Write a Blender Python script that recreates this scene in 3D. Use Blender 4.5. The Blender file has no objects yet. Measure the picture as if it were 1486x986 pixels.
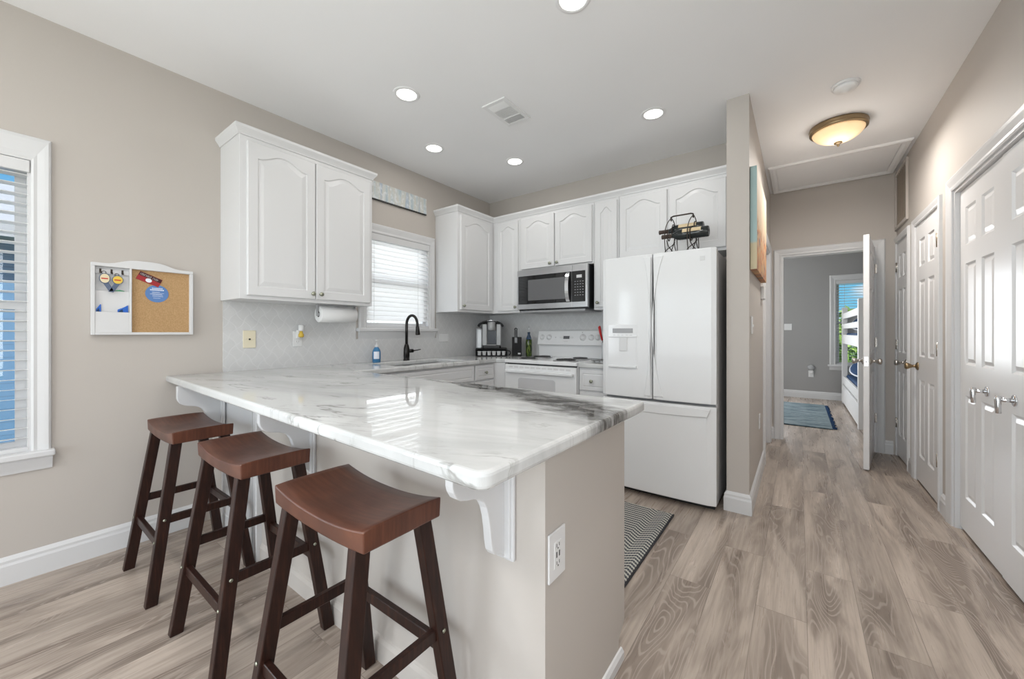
import bpy, bmesh, math, random
from mathutils import Matrix, Vector
R = math.radians
random.seed(7)
C = bpy.context.scene.collection
S = bpy.context.scene

# ------------------------------------------------------------------ camera
cam = bpy.data.objects.new('camera', bpy.data.cameras.new('camera'))
C.objects.link(cam)
cam.location = (3.0, 0.0, 1.187)
cam.rotation_euler = (R(90), 0, R(36.5))
cam.data.sensor_width = 36
cam.data.lens = 36 * 563 / 1486
cam.data.shift_y = -10.5 / 1486
cam.data.clip_start = 0.02
S.camera = cam
S.view_settings.view_transform = 'Standard'
S.view_settings.look = 'None'
S.view_settings.gamma = 1
S.view_settings.use_curve_mapping = False
S.view_settings.exposure = -0.02
S.cycles.use_denoising = True
S.cycles.max_bounces = 10
S.cycles.diffuse_bounces = 6
S.cycles.sample_clamp_indirect = 6

# ------------------------------------------------------------------ world, sun, daylight
W = bpy.data.worlds.new('sky'); S.world = W
W.use_nodes = True
_n, _l = W.node_tree.nodes, W.node_tree.links
_n.clear()
_o = _n.new('ShaderNodeOutputWorld'); _b = _n.new('ShaderNodeBackground')
_t = _n.new('ShaderNodeTexCoord'); _s = _n.new('ShaderNodeSeparateXYZ')
_r = _n.new('ShaderNodeValToRGB'); _no = _n.new('ShaderNodeTexNoise'); _m = _n.new('ShaderNodeMix'); _cr = _n.new('ShaderNodeValToRGB')
_m.data_type = 'RGBA'
_mp = _n.new('ShaderNodeMapping'); _mp.inputs['Scale'].default_value = (1, 1, 3)
_l.new(_t.outputs['Generated'], _s.inputs[0]); _l.new(_s.outputs['Z'], _r.inputs[0])
_r.color_ramp.elements[0].position = 0.0; _r.color_ramp.elements[0].color = (0.62, 0.86, 0.96, 1)
_r.color_ramp.elements[1].position = 0.35; _r.color_ramp.elements[1].color = (0.13, 0.42, 0.85, 1)
_q = _r.color_ramp.elements.new(0.05); _q.color = (0.20, 0.62, 0.90, 1)
_l.new(_t.outputs['Generated'], _mp.inputs[0]); _l.new(_mp.outputs[0], _no.inputs['Vector'])
_no.inputs['Scale'].default_value = 6; _no.inputs['Detail'].default_value = 6
_cr.color_ramp.elements[0].position = 0.48; _cr.color_ramp.elements[1].position = 0.62
_l.new(_no.outputs['Fac'], _cr.inputs[0]); _l.new(_cr.outputs[0], _m.inputs['Factor'])
_l.new(_r.outputs[0], _m.inputs['A']); _m.inputs['B'].default_value = (0.95, 0.97, 1, 1)
_l.new(_m.outputs['Result'], _b.inputs[0]); _b.inputs[1].default_value = 1.0
_l.new(_b.outputs[0], _o.inputs[0])

def light(name, kind, loc, energy, color=(1, 1, 1), rot=(0, 0, 0), **kw):
    d = bpy.data.lights.new(name, kind)
    d.energy = energy; d.color = color
    for k, v in kw.items(): setattr(d, k, v)
    o = bpy.data.objects.new(name, d); C.objects.link(o)
    o.location = loc; o.rotation_euler = rot
    return o
light('sun', 'SUN', (8, 2, 9), 6.5, (1, 0.96, 0.9), (0, R(42), 0), angle=R(1))
# fill light behind the glass doors added at the unseen rear
light('rear_fill', 'AREA', (1.9, -3.80, 1.20), 118, (0.90, 0.96, 1.0), (R(108), 0, 0), shape='RECTANGLE', size=3.3, size_y=2.2)
# fill light outside an added left-wall opening, behind the viewer
light('left_fill', 'AREA', (-0.25, -1.90, 1.33), 85, (0.86, 0.94, 1.0), (R(90), 0, R(-90)), shape='RECTANGLE', size=1.4, size_y=1.4)
# fill light outside an added right-wall opening, brightening the peninsula end
light('right_fill', 'AREA', (3.98, -0.7, 1.40), 34, (0.97, 0.98, 1.0), (R(90), 0, R(90)), shape='RECTANGLE', size=1.6, size_y=1.4)
# added lamps without fittings, over and behind the viewer, lifting dark areas
for lx, ly, lp in ((2.9, 0.8, 11), (2.9, -1.0, 12), (1.2, -1.0, 13)):
    light('overhead_fill', 'AREA', (lx, ly, 2.725), lp, (1, 0.97, 0.93), (0, 0, 0), shape='DISK', size=0.22)
# daylight pressing through the closed slats over the sink
light('kitchen_window_daylight', 'AREA', (-0.30, 2.29, 1.66), 9, (0.95, 0.98, 1.0), (R(90), 0, R(-90)), shape='RECTANGLE', size=1.0, size_y=1.1)
# added lamp at an invented bedroom side opening, out of view
light('bedroom_side_fill', 'AREA', (1.0, 7.1, 1.5), 45, (1.0, 0.99, 0.97), (R(90), 0, R(-90)), shape='RECTANGLE', size=1.2, size_y=1.4)
light('bedroom_far_daylight', 'AREA', (2.05, 9.0, 1.4), 45, (0.92, 0.96, 1.0), (R(90), 0, R(180)), shape='RECTANGLE', size=1.0, size_y=1.4)

# ------------------------------------------------------------------ node helpers and materials
def mat(name, base=(0.8, 0.8, 0.8), rough=0.5, metal=0.0, spec=0.5, coat=0.0, emit=None, estr=0, trans=0.0, ior=1.45, alpha=1):
    m = bpy.data.materials.new(name); m.use_nodes = True
    p = m.node_tree.nodes['Principled BSDF']
    p.inputs['Base Color'].default_value = (*base, 1)
    p.inputs['Roughness'].default_value = rough
    p.inputs['Metallic'].default_value = metal
    p.inputs['Specular IOR Level'].default_value = spec
    p.inputs['Coat Weight'].default_value = coat
    p.inputs['Transmission Weight'].default_value = trans
    p.inputs['IOR'].default_value = ior
    p.inputs['Alpha'].default_value = alpha
    if emit:
        p.inputs['Emission Color'].default_value = (*emit, 1); p.inputs['Emission Strength'].default_value = estr
    return m
class N:
    """small node-graph builder for one material"""
    def __init__(s, m):
        s.m = m; s.t = m.node_tree; s.p = s.t.nodes['Principled BSDF']
    def new(s, typ, **kw):
        n = s.t.nodes.new(typ)
        for k, v in kw.items(): setattr(n, k, v)
        return n
    def set(s, sock, v):
        if isinstance(v, (int, float)): sock.default_value = v
        elif isinstance(v, tuple):
            sock.default_value = v if len(v) == len(sock.default_value) else (*v, 1)
        else: s.t.links.new(v, sock)
    def obj(s): return s.new('ShaderNodeTexCoord').outputs['Object']
    def sep(s, v):
        n = s.new('ShaderNodeSeparateXYZ'); s.set(n.inputs[0], v); return n.outputs
    def comb(s, x, y, z):
        n = s.new('ShaderNodeCombineXYZ'); s.set(n.inputs[0], x); s.set(n.inputs[1], y); s.set(n.inputs[2], z); return n.outputs[0]
    def math(s, op, a, b=0.0, c=0.0, clamp=False):
        n = s.new('ShaderNodeMath', operation=op, use_clamp=clamp)
        s.set(n.inputs[0], a); s.set(n.inputs[1], b); s.set(n.inputs[2], c); return n.outputs[0]
    def noise(s, v, scale, detail=4, rough=0.55, dist=0.0):
        n = s.new('ShaderNodeTexNoise'); s.set(n.inputs['Vector'], v)
        n.inputs['Scale'].default_value = scale; n.inputs['Detail'].default_value = detail
        n.inputs['Roughness'].default_value = rough; n.inputs['Distortion'].default_value = dist
        return n.outputs['Fac']
    def ramp(s, f, stops):
        n = s.new('ShaderNodeValToRGB'); s.set(n.inputs[0], f)
        e = n.color_ramp.elements
        while len(e) < len(stops): e.new(0.5)
        for q, (pos, col) in zip(e, stops):
            q.position = pos; q.color = (*col, 1) if not isinstance(col, (int, float)) else (col, col, col, 1)
        return n.outputs[0]
    def mix(s, f, a, b, blend='MIX'):
        n = s.new('ShaderNodeMix', data_type='RGBA', blend_type=blend)
        s.set(n.inputs['Factor'], f); s.set(n.inputs['A'], a); s.set(n.inputs['B'], b); return n.outputs['Result']
    def smooth(s, v, a, b, lo=0.0, hi=1.0):
        n = s.new('ShaderNodeMapRange', interpolation_type='SMOOTHSTEP')
        s.set(n.inputs[0], v); s.set(n.inputs[1], a); s.set(n.inputs[2], b); s.set(n.inputs[3], lo); s.set(n.inputs[4], hi); return n.outputs[0]
    def scale(s, v, sc):
        n = s.new('ShaderNodeMapping'); s.set(n.inputs[0], v); n.inputs['Scale'].default_value = sc; return n.outputs[0]
    def color(s, c): s.set(s.p.inputs['Base Color'], c)
    def rough(s, c): s.set(s.p.inputs['Roughness'], c)
    def bump(s, h, st=0.2, d=0.002):
        n = s.new('ShaderNodeBump'); n.inputs['Strength'].default_value = st; n.inputs['Distance'].default_value = d
        s.set(n.inputs['Height'], h); s.set(s.p.inputs['Normal'], n.outputs[0])

def paint(name, col, rough=0.6, amt=0.03, spec=0.3):
    m = mat(name, col, rough, spec=spec); n = N(m)
    f = n.noise(n.obj(), 1.3, 3)
    n.color(n.mix(f, tuple(c * (1 - amt) for c in col), tuple(min(1, c * (1 + amt)) for c in col)))
    n.bump(n.noise(n.obj(), 260, 2), 0.06, 0.001)
    return m
M = {}
M['wall'] = paint('beige_wall_paint', (0.49, 0.453, 0.418))
M['grey_wall'] = paint('grey_wall_paint', (0.33, 0.325, 0.32))
M['ceiling'] = paint('white_ceiling_paint', (0.88, 0.88, 0.885), 0.8)
M['trim'] = mat('white_trim_paint', (0.63, 0.63, 0.635), 0.35)
M['cab'] = mat('white_cabinet_paint', (0.66, 0.66, 0.665), 0.32)
M['door'] = mat('white_door_paint', (0.74, 0.74, 0.745), 0.3)
M['appl'] = mat('white_appliance_enamel', (0.74, 0.745, 0.75), 0.1, spec=0.22)
M['appl_side'] = mat('grey_textured_side', (0.62, 0.62, 0.63), 0.5)
M['gap'] = mat('dark_gap', (0.03, 0.03, 0.03), 0.7)
M['grey_plastic'] = mat('grey_plastic', (0.33, 0.33, 0.34), 0.4)
M['lightgrey'] = mat('light_grey_plastic', (0.62, 0.62, 0.62), 0.35)
M['white'] = mat('white_plastic', (0.70, 0.70, 0.70), 0.35)
M['ivory'] = mat('ivory_plastic', (0.72, 0.66, 0.50), 0.4)
M['black'] = mat('black_plastic', (0.012, 0.012, 0.013), 0.3)
M['matte_black'] = mat('matte_black_plastic', (0.010, 0.010, 0.011), 0.5, spec=0.25)
M['night'] = mat('dark_navy_plastic', (0.012, 0.018, 0.03), 0.25)
M['black_glass'] = mat('black_glass', (0.012, 0.012, 0.013), 0.05, spec=0.6)
M['oven_glass'] = mat('pale_oven_glass', (0.56, 0.56, 0.57), 0.15)
M['bronze'] = mat('black_bronze_metal', (0.025, 0.023, 0.022), 0.32, 0.7)
M['antique'] = mat('antique_brass', (0.30, 0.22, 0.13), 0.32, 1)
M['nickel'] = mat('satin_nickel', (0.55, 0.52, 0.48), 0.25, 1)
M['pewter'] = mat('pewter_metal', (0.34, 0.35, 0.28), 0.3, 0.85)
M['silver'] = mat('silver_plastic', (0.36, 0.365, 0.37), 0.42, 0.15, spec=0.3)
M['chrome'] = mat('chrome', (0.75, 0.76, 0.78), 0.12, 1)
M['iron'] = mat('dark_brown_iron', (0.05, 0.04, 0.033), 0.45, 0.6)
M['blue_soap'] = mat('blue_soap', (0.05, 0.19, 0.38), 0.1)
M['clear'] = mat('clear_plastic', (0.95, 0.97, 1), 0.05, trans=0.95, ior=1.3)
M['tank'] = mat('grey_translucent_plastic', (0.62, 0.64, 0.66), 0.12)
def window_glass():
    m = mat('window_glass'); n = N(m); t = n.t
    tr = n.new('ShaderNodeBsdfTransparent'); gl = n.new('ShaderNodeBsdfGlossy'); gl.inputs['Roughness'].default_value = 0.01
    mx = n.new('ShaderNodeMixShader'); mx.inputs[0].default_value = 0.05
    t.links.new(tr.outputs[0], mx.inputs[1]); t.links.new(gl.outputs[0], mx.inputs[2])
    t.links.new(mx.outputs[0], t.nodes['Material Output'].inputs['Surface']); return m
M['glass'] = window_glass()
def slat_mat():
    m = mat('white_blind_slats', (0.85, 0.85, 0.85), 0.4); n = N(m); t = n.t
    tl = n.new('ShaderNodeBsdfTranslucent'); tl.inputs[0].default_value = (0.9, 0.9, 0.9, 1)
    mx = n.new('ShaderNodeMixShader'); mx.inputs[0].default_value = 0.55
    t.links.new(n.p.outputs[0], mx.inputs[1]); t.links.new(tl.outputs[0], mx.inputs[2])
    t.links.new(mx.outputs[0], t.nodes['Material Output'].inputs['Surface']); return m
M['slat'] = slat_mat()
M['wine'] = mat('dark_bottle_glass', (0.018, 0.022, 0.022), 0.08)
M['wine_label'] = mat('tan_paper_label', (0.60, 0.48, 0.30), 0.6)
M['foil'] = mat('dark_brown_foil', (0.07, 0.05, 0.04), 0.45)
M['red'] = mat('red_plastic', (0.5, 0.02, 0.02), 0.35)
M['redcard'] = mat('dark_red_card', (0.33, 0.02, 0.025), 0.4)
M['maroon'] = mat('maroon_card', (0.06, 0.008, 0.01), 0.4)
M['bluecard'] = mat('blue_card', (0.10, 0.21, 0.46), 0.5)
M['pale_print'] = mat('pale_print', (0.75, 0.78, 0.85), 0.5)
M['grey_print'] = mat('grey_print', (0.38, 0.36, 0.36), 0.5)
M['navy'] = mat('navy_fabric', (0.015, 0.05, 0.13), 0.8)
M['yellow'] = mat('yellow_print', (0.72, 0.50, 0.07), 0.5)
M['cream_print'] = mat('cream_print', (0.70, 0.60, 0.40), 0.5)
M['denim'] = mat('slate_blue_fabric', (0.10, 0.13, 0.2), 0.8)
M['green'] = mat('green_plastic', (0.10, 0.36, 0.2), 0.5)
M['blue'] = mat('blue_plastic', (0.02, 0.12, 0.5), 0.4)
M['amber'] = mat('amber_oil', (0.62, 0.42, 0.06), 0.2)
M['paper'] = mat('white_paper', (0.74, 0.74, 0.74), 0.9)
M['steel'] = mat('brushed_steel', (0.52, 0.52, 0.53), 0.28, 1)
_k = N(M['steel']); _k.bump(_k.noise(_k.scale(_k.obj(), (2, 2, 400)), 3, 2), 0.15, 0.0005)
M['led'] = mat('lit_diffuser', (1, 1, 1), 0.5, emit=(1, 0.97, 0.92), estr=4)
M['lcd'] = mat('grey_display', (0.13, 0.13, 0.135), 0.15)
M['bed'] = mat('white_bed_paint', (0.75, 0.75, 0.75), 0.4)
M['rug_edge'] = mat('black_rug_binding', (0.03, 0.03, 0.035), 0.9)
M['grille'] = mat('brown_grille_paint', (0.30, 0.25, 0.20), 0.6)
M['ceil_white'] = mat('white_ceiling_fitting', (0.82, 0.82, 0.82), 0.5)
M['coil'] = mat('dark_grey_coil', (0.07, 0.07, 0.07), 0.5, 0.4)

def wood_stool():
    m = mat('espresso_wood', (0.05, 0.02, 0.012), 0.38, spec=0.35); n = N(m)
    v = n.obj()
    f = n.noise(n.scale(v, (40, 40, 3)), 2.5, 5, 0.6)
    n.color(n.ramp(f, [(0.25, (0.010, 0.005, 0.004)), (0.55, (0.026, 0.010, 0.007)), (0.8, (0.060, 0.022, 0.013))]))
    return m
def wood_seat():
    m = mat('reddish_brown_wood', (0.1, 0.04, 0.02), 0.34, spec=0.55); n = N(m)
    v = n.obj()
    g = n.noise(n.scale(v, (3, 45, 4)), 2.5, 5, 0.6)
    b = n.noise(v, 5, 3)
    c = n.ramp(g, [(0.25, (0.065, 0.021, 0.012)), (0.6, (0.115, 0.040, 0.022)), (0.85, (0.165, 0.062, 0.034))])
    n.color(n.mix(n.smooth(b, 0.4, 0.7, 0, 0.5), c, (0.05, 0.018, 0.012)))
    n.rough(n.smooth(b, 0.3, 0.7, 0.29, 0.38))
    return m
M['wood'] = wood_stool(); M['seat'] = wood_seat()

def floor_mat():
    m = mat('grey_oak_planks', (0.4, 0.33, 0.28), 0.33, spec=0.4); n = N(m)
    o = n.obj(); x, y, z = n.sep(o)
    def bricks(mortar):
        b = n.new('ShaderNodeTexBrick', offset=0.37, squash=1)
        n.set(b.inputs['Vector'], n.comb(y, x, 0.0))
        b.inputs['Color1'].default_value = (0, 0, 0, 1); b.inputs['Color2'].default_value = (1, 1, 1, 1); b.inputs['Mortar'].default_value = (0.5, 0.5, 0.5, 1)
        b.inputs['Scale'].default_value = 1; b.inputs['Mortar Size'].default_value = mortar; b.inputs['Mortar Smooth'].default_value = 0.2
        b.inputs['Bias'].default_value = 0; b.inputs['Brick Width'].default_value = 1.22; b.inputs['Row Height'].default_value = 0.178
        return b
    b = bricks(0.0011)
    rnd = n.sep(b.outputs['Color'])[0]
    ox = n.math('MULTIPLY', rnd, 37.0)
    # fine straight grain
    v1 = n.comb(n.math('ADD', n.math('MULTIPLY', x, 55.0), ox), n.math('ADD', n.math('MULTIPLY', y, 2.2), ox), ox)
    grain = n.noise(v1, 1.0, 5, 0.6)
    # broad dark patches
    v2 = n.comb(n.math('ADD', n.math('MULTIPLY', x, 7.0), ox), n.math('ADD', n.math('MULTIPLY', y, 1.1), ox), ox)
    patch = n.noise(v2, 1.0, 4, 0.6, 0.6)
    # cathedral rings: contour lines of a stretched noise
    v3 = n.comb(n.math('ADD', n.math('MULTIPLY', x, 5.5), ox), n.math('ADD', n.math('MULTIPLY', y, 0.85), ox), ox)
    hgt = n.noise(v3, 1.0, 2, 0.45, 0.25)
    ring = n.math('SINE', n.math('ADD', n.math('MULTIPLY', hgt, 230.0), n.math('MULTIPLY', grain, 2.5)))
    ring = n.smooth(ring, 0.45, 1.0)
    ringmask = n.smooth(patch, 0.47, 0.60)
    base = n.mix(n.smooth(patch, 0.40, 0.66), (0.47, 0.395, 0.337), (0.205, 0.162, 0.134))
    base = n.mix(n.math('MULTIPLY', n.smooth(grain, 0.42, 0.68), 0.5), base, (0.27, 0.22, 0.184))
    base = n.mix(n.math('MULTIPLY', n.math('MULTIPLY', ring, ringmask), 0.45), base, (0.50, 0.43, 0.375))
    tone = n.math('ADD', 0.86, n.math('MULTIPLY', rnd, 0.24))
    base = n.mix(1.0, base, n.comb(tone, tone, tone), 'MULTIPLY')
    base = n.mix(n.math('MULTIPLY', b.outputs['Fac'], 0.55), base, (0.12, 0.1, 0.085))
    n.color(base)
    n.rough(n.smooth(grain, 0.3, 0.8, 0.26, 0.42))
    n.bump(n.math('SUBTRACT', n.math('MULTIPLY', grain, 0.4), b.outputs['Fac']), 0.12, 0.001)
    return m
M['floor'] = floor_mat()

def marble_mat():
    m = mat('white_grey_veined_stone', (0.7, 0.7, 0.69), 0.035, spec=0.2); n = N(m)
    o = n.obj(); x, y, z = n.sep(o)
    # rotate so veins run a little across the length
    a = R(-14); ca, sa = math.cos(a), math.sin(a)
    u = n.math('ADD', n.math('MULTIPLY', x, ca), n.math('MULTIPLY', y, -sa))
    v = n.math('ADD', n.math('MULTIPLY', x, sa), n.math('MULTIPLY', y, ca))
    vec = n.comb(n.math('MULTIPLY', u, 0.75), n.math('MULTIPLY', v, 2.6), z)
    w = n.noise(vec, 2.2, 6, 0.55, 0.9)
    vein = n.smooth(n.math('ABSOLUTE', n.math('SUBTRACT', w, 0.5)), 0.0, 0.022, 1.0, 0.0)
    vm = n.smooth(n.noise(n.comb(n.math('ADD', u, 7.0), v, z), 2.6, 3), 0.47, 0.64)
    vein = n.math('MULTIPLY', vein, vm)
    w2 = n.noise(n.comb(n.math('MULTIPLY', u, 0.9), n.math('MULTIPLY', v, 2.2), 3.3), 4.0, 5, 0.6, 0.6)
    vein2 = n.math('MULTIPLY', n.smooth(n.math('ABSOLUTE', n.math('SUBTRACT', w2, 0.5)), 0.0, 0.014, 1.0, 0.0), n.smooth(n.noise(n.comb(u, n.math('ADD', v, 3.0), z), 4.5, 2), 0.52, 0.66))
    cloud = n.noise(vec, 1.9, 5, 0.6, 0.4)
    base = n.mix(n.smooth(cloud, 0.35, 0.72), (0.60, 0.605, 0.60), (0.46, 0.465, 0.462))
    base = n.mix(n.math('MULTIPLY', vein, 0.72), base, (0.23, 0.225, 0.21))
    base = n.mix(n.math('MULTIPLY', vein2, 0.45), base, (0.32, 0.31, 0.30))
    # the dark smoky band towards the free corner
    dx = n.math('MAXIMUM', n.math('SUBTRACT', x, 1.42), 0.0)
    yc = n.math('SUBTRACT', 1.425, n.math('MULTIPLY', n.math('MULTIPLY', dx, dx), 0.23))
    wob = n.math('MULTIPLY', n.math('SUBTRACT', n.noise(n.comb(n.math('MULTIPLY', x, 1.6), n.math('MULTIPLY', y, 4), z), 4.0, 6, 0.65), 0.5), 0.26)
    d = n.math('ABSOLUTE', n.math('ADD', n.math('SUBTRACT', y, yc), wob))
    wid = n.math('ADD', 0.025, n.math('MULTIPLY', dx, 0.12))
    band = n.smooth(n.math('DIVIDE', d, wid), 0.25, 1.3, 1.0, 0.0)
    band = n.math('MULTIPLY', band, n.smooth(x, 0.9, 1.7))
    band = n.math('MULTIPLY', band, n.smooth(n.noise(n.comb(n.math('MULTIPLY', x, 2.0), n.math('MULTIPLY', y, 5), z), 7.0, 5, 0.7), 0.3, 0.6, 0.45, 1.0))
    base = n.mix(n.math('MULTIPLY', band, 0.95), base, (0.06, 0.055, 0.05))
    n.color(base)
    return m
M['marble'] = marble_mat()

def tile_mat(name, axis):
    m = mat(name, (0.6, 0.6, 0.6), 0.25, spec=0.5); n = N(m)
    o = n.obj(); x, y, z = n.sep(o)
    u = n.math('MULTIPLY', y if axis == 'y' else x, 1 / 0.085); v = n.math('MULTIPLY', z, 1 / 0.105)
    # pointed-oval mosaic: two families of wavy diagonals
    wv = n.math('MULTIPLY', n.math('SINE', n.math('MULTIPLY', v, 2 * math.pi)), 0.10)
    a = n.math('FRACT', n.math('ADD', n.math('ADD', u, v), wv)); b = n.math('FRACT', n.math('ADD', n.math('SUBTRACT', u, v), wv))
    la = n.smooth(n.math('ABSOLUTE', n.math('SUBTRACT', a, 0.5)), 0.42, 0.48); lb = n.smooth(n.math('ABSOLUTE', n.math('SUBTRACT', b, 0.5)), 0.42, 0.48)
    line = n.math('MAXIMUM', la, lb)
    cl = n.noise(o, 9.0, 5, 0.6, 0.8)
    base = n.mix(cl, (0.64, 0.64, 0.64), (0.55, 0.55, 0.55))
    base = n.mix(n.math('MULTIPLY', line, 0.3), base, (0.72, 0.72, 0.72))
    n.color(base); n.bump(n.math('SUBTRACT', 1.0, line), 0.25, 0.001)
    return m
M['tile_y'] = tile_mat('pale_grey_mosaic_tile_side', 'y'); M['tile_x'] = tile_mat('pale_grey_mosaic_tile_back', 'x')

def cork_mat():
    m = mat('cork', (0.45, 0.28, 0.13), 0.85); n = N(m)
    n.color(n.ramp(n.noise(n.obj(), 160, 4, 0.7), [(0.3, (0.36, 0.215, 0.095)), (0.7, (0.52, 0.335, 0.17))])); return m
M['cork'] = cork_mat()

def chevron_rug():
    m = mat('black_and_cream_woven_rug', (0.4, 0.4, 0.38), 0.95); n = N(m)
    o = n.obj(); x, y, z = n.sep(o)
    # stripes across the width, zigzag in bands
    zig = n.math('ABSOLUTE', n.math('SUBTRACT', n.math('FRACT', n.math('MULTIPLY', x, 9.0)), 0.5))
    bandmask = n.smooth(n.math('SINE', n.math('ADD', n.math('MULTIPLY', x, 21.0), 1.9)), -0.1, 0.1)
    amp = n.math('MULTIPLY', zig, n.math('MULTIPLY', bandmask, 0.085))
    t = n.math('FRACT', n.math('MULTIPLY', n.math('ADD', y, amp), 36.0))
    dark = n.smooth(n.math('ABSOLUTE', n.math('SUBTRACT', t, 0.5)), 0.17, 0.27)
    knit = n.math('SINE', n.math('MULTIPLY', x, 520.0))
    dark = n.math('MULTIPLY', dark, n.smooth(knit, -1.0, 0.6, 0.72, 1.0))
    n.color(n.mix(dark, (0.50, 0.49, 0.44), (0.035, 0.04, 0.055)))
    n.bump(n.math('MULTIPLY', t, knit), 0.4, 0.003); return m
M['rug'] = chevron_rug()
def rag_rug():
    m = mat('blue_rag_weave', (0.2, 0.3, 0.36), 0.95); n = N(m)
    v = n.scale(n.obj(), (2.5, 18, 1))
    f = n.noise(v, 1.3, 4, 0.7)
    n.color(n.ramp(f, [(0.3, (0.015, 0.03, 0.045)), (0.45, (0.07, 0.115, 0.14)), (0.56, (0.22, 0.265, 0.275)), (0.7, (0.03, 0.065, 0.09))])); n.bump(f, 0.5, 0.006); return m
M['rag'] = rag_rug()
def sign_mat():
    m = mat('faded_blue_painted_board', (0.5, 0.6, 0.65), 0.6); n = N(m)
    x, y, z = n.sep(n.obj())
    st = n.noise(n.comb(n.math('MULTIPLY', y, 14.0), n.math('MULTIPLY', z, 1.5), 0.0), 1.0, 1)
    sp = n.noise(n.comb(n.math('MULTIPLY', y, 30.0), n.math('MULTIPLY', z, 22.0), 2.0), 1.0, 3)
    c = n.ramp(st, [(0.32, (0.30, 0.40, 0.47)), (0.44, (0.50, 0.55, 0.56)), (0.54, (0.56, 0.55, 0.50)), (0.66, (0.38, 0.45, 0.53))])
    n.color(n.mix(n.smooth(sp, 0.5, 0.62, 0, 0.7), c, (0.66, 0.68, 0.70))); return m
M['sign'] = sign_mat()
def beach_mat():
    m = mat('painted_beach_canvas', (0.5, 0.4, 0.3), 0.7); n = N(m)
    x, y, z = n.sep(n.obj()); y = n.math('ADD', y, 3.42); z = n.math('ADD', z, 1.94)
    wob = n.math('MULTIPLY', n.math('SUBTRACT', n.noise(n.obj(), 7, 4), 0.5), 0.16)
    zz = n.math('ADD', z, wob)
    front = n.ramp(n.smooth(zz, 1.6, 2.3), [(0.0, (0.42, 0.27, 0.14)), (0.45, (0.56, 0.43, 0.29)), (0.75, (0.58, 0.46, 0.33)), (1.0, (0.55, 0.48, 0.39))])
    blot = n.noise(n.comb(0.0, n.math('MULTIPLY', y, 9.0), n.math('MULTIPLY', z, 9.0)), 1.4, 4, 0.6)
    fig = n.math('MULTIPLY', n.smooth(blot, 0.45, 0.56), n.smooth(zz, 1.88, 1.98, 1.0, 0.0))
    figc = n.ramp(n.noise(n.comb(4.0, n.math('MULTIPLY', y, 6.0), n.math('MULTIPLY', z, 6.0)), 1.7, 3), [(0.35, (0.12, 0.09, 0.12)), (0.5, (0.50, 0.18, 0.07)), (0.62, (0.55, 0.33, 0.16)), (0.75, (0.25, 0.2, 0.25))])
    front = n.mix(fig, front, figc)
    side = n.mix(n.smooth(z, 1.765, 1.785), (0.50, 0.43, 0.29), (0.33, 0.44, 0.435))
    isside = n.smooth(y, 2.976, 2.982, 1.0, 0.0)
    n.color(n.mix(isside, front, side)); return m
M['beach'] = beach_mat()
def siding_mat(name, c):
    m = mat(name, c, 0.6); n = N(m)
    x, y, z = n.sep(n.obj())
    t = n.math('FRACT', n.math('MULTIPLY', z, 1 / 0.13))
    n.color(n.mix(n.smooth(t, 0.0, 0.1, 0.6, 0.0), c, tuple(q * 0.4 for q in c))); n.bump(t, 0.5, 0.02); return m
M['blue_siding'] = siding_mat('blue_lap_siding', (0.10, 0.22, 0.38)); M['white_siding'] = siding_mat('white_lap_siding', (0.85, 0.87, 0.88))
M['roof'] = mat('grey_shingles', (0.35, 0.37, 0.40), 0.8); M['slate_roof'] = mat('slate_blue_shingles', (0.09, 0.12, 0.2), 0.8)
def leaf_mat():
    m = mat('tree_leaves', (0.2, 0.4, 0.06), 0.6); n = N(m)
    n.color(n.ramp(n.noise(n.obj(), 3, 3), [(0.3, (0.06, 0.17, 0.03)), (0.7, (0.36, 0.55, 0.08))])); return m
M['leaf'] = leaf_mat(); M['bark'] = mat('bark', (0.12, 0.08, 0.05), 0.9)
M['grass'] = mat('lawn', (0.12, 0.2, 0.06), 0.9)
def herb_mat():
    m = mat('green_oil_bottle_glass', (0.05, 0.1, 0.02), 0.08); n = N(m)
    n.color(n.ramp(n.noise(n.scale(n.obj(), (60, 60, 18)), 1.2, 3), [(0.4, (0.01, 0.015, 0.008)), (0.55, (0.05, 0.09, 0.015)), (0.68, (0.22, 0.26, 0.05)), (0.8, (0.02, 0.04, 0.02))])); return m
M['herb'] = herb_mat()
M['blue_glass'] = mat('blue_tinted_glass', (0.03, 0.055, 0.10), 0.06)
def alabaster():
    m = mat('amber_alabaster_glass', (0.9, 0.7, 0.45), 0.35); n = N(m)
    f = n.noise(n.obj(), 9, 4)
    n.color(n.mix(f, (0.85, 0.62, 0.38), (0.92, 0.75, 0.55)))
    # the bulb behind the glass: brightest at the middle of the bowl
    x, y, z = n.sep(n.obj())
    r2 = n.math('SQRT', n.math('ADD', n.math('MULTIPLY', x, x), n.math('MULTIPLY', y, y)))
    n.set(n.p.inputs['Emission Color'], n.mix(n.smooth(r2, 0.0, 0.13), (1.0, 0.9, 0.66), (1.0, 0.66, 0.33)))
    n.set(n.p.inputs['Emission Strength'], n.smooth(r2, 0.0, 0.14, 1.05, 0.55)); return m
M['bowl'] = alabaster()

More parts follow.
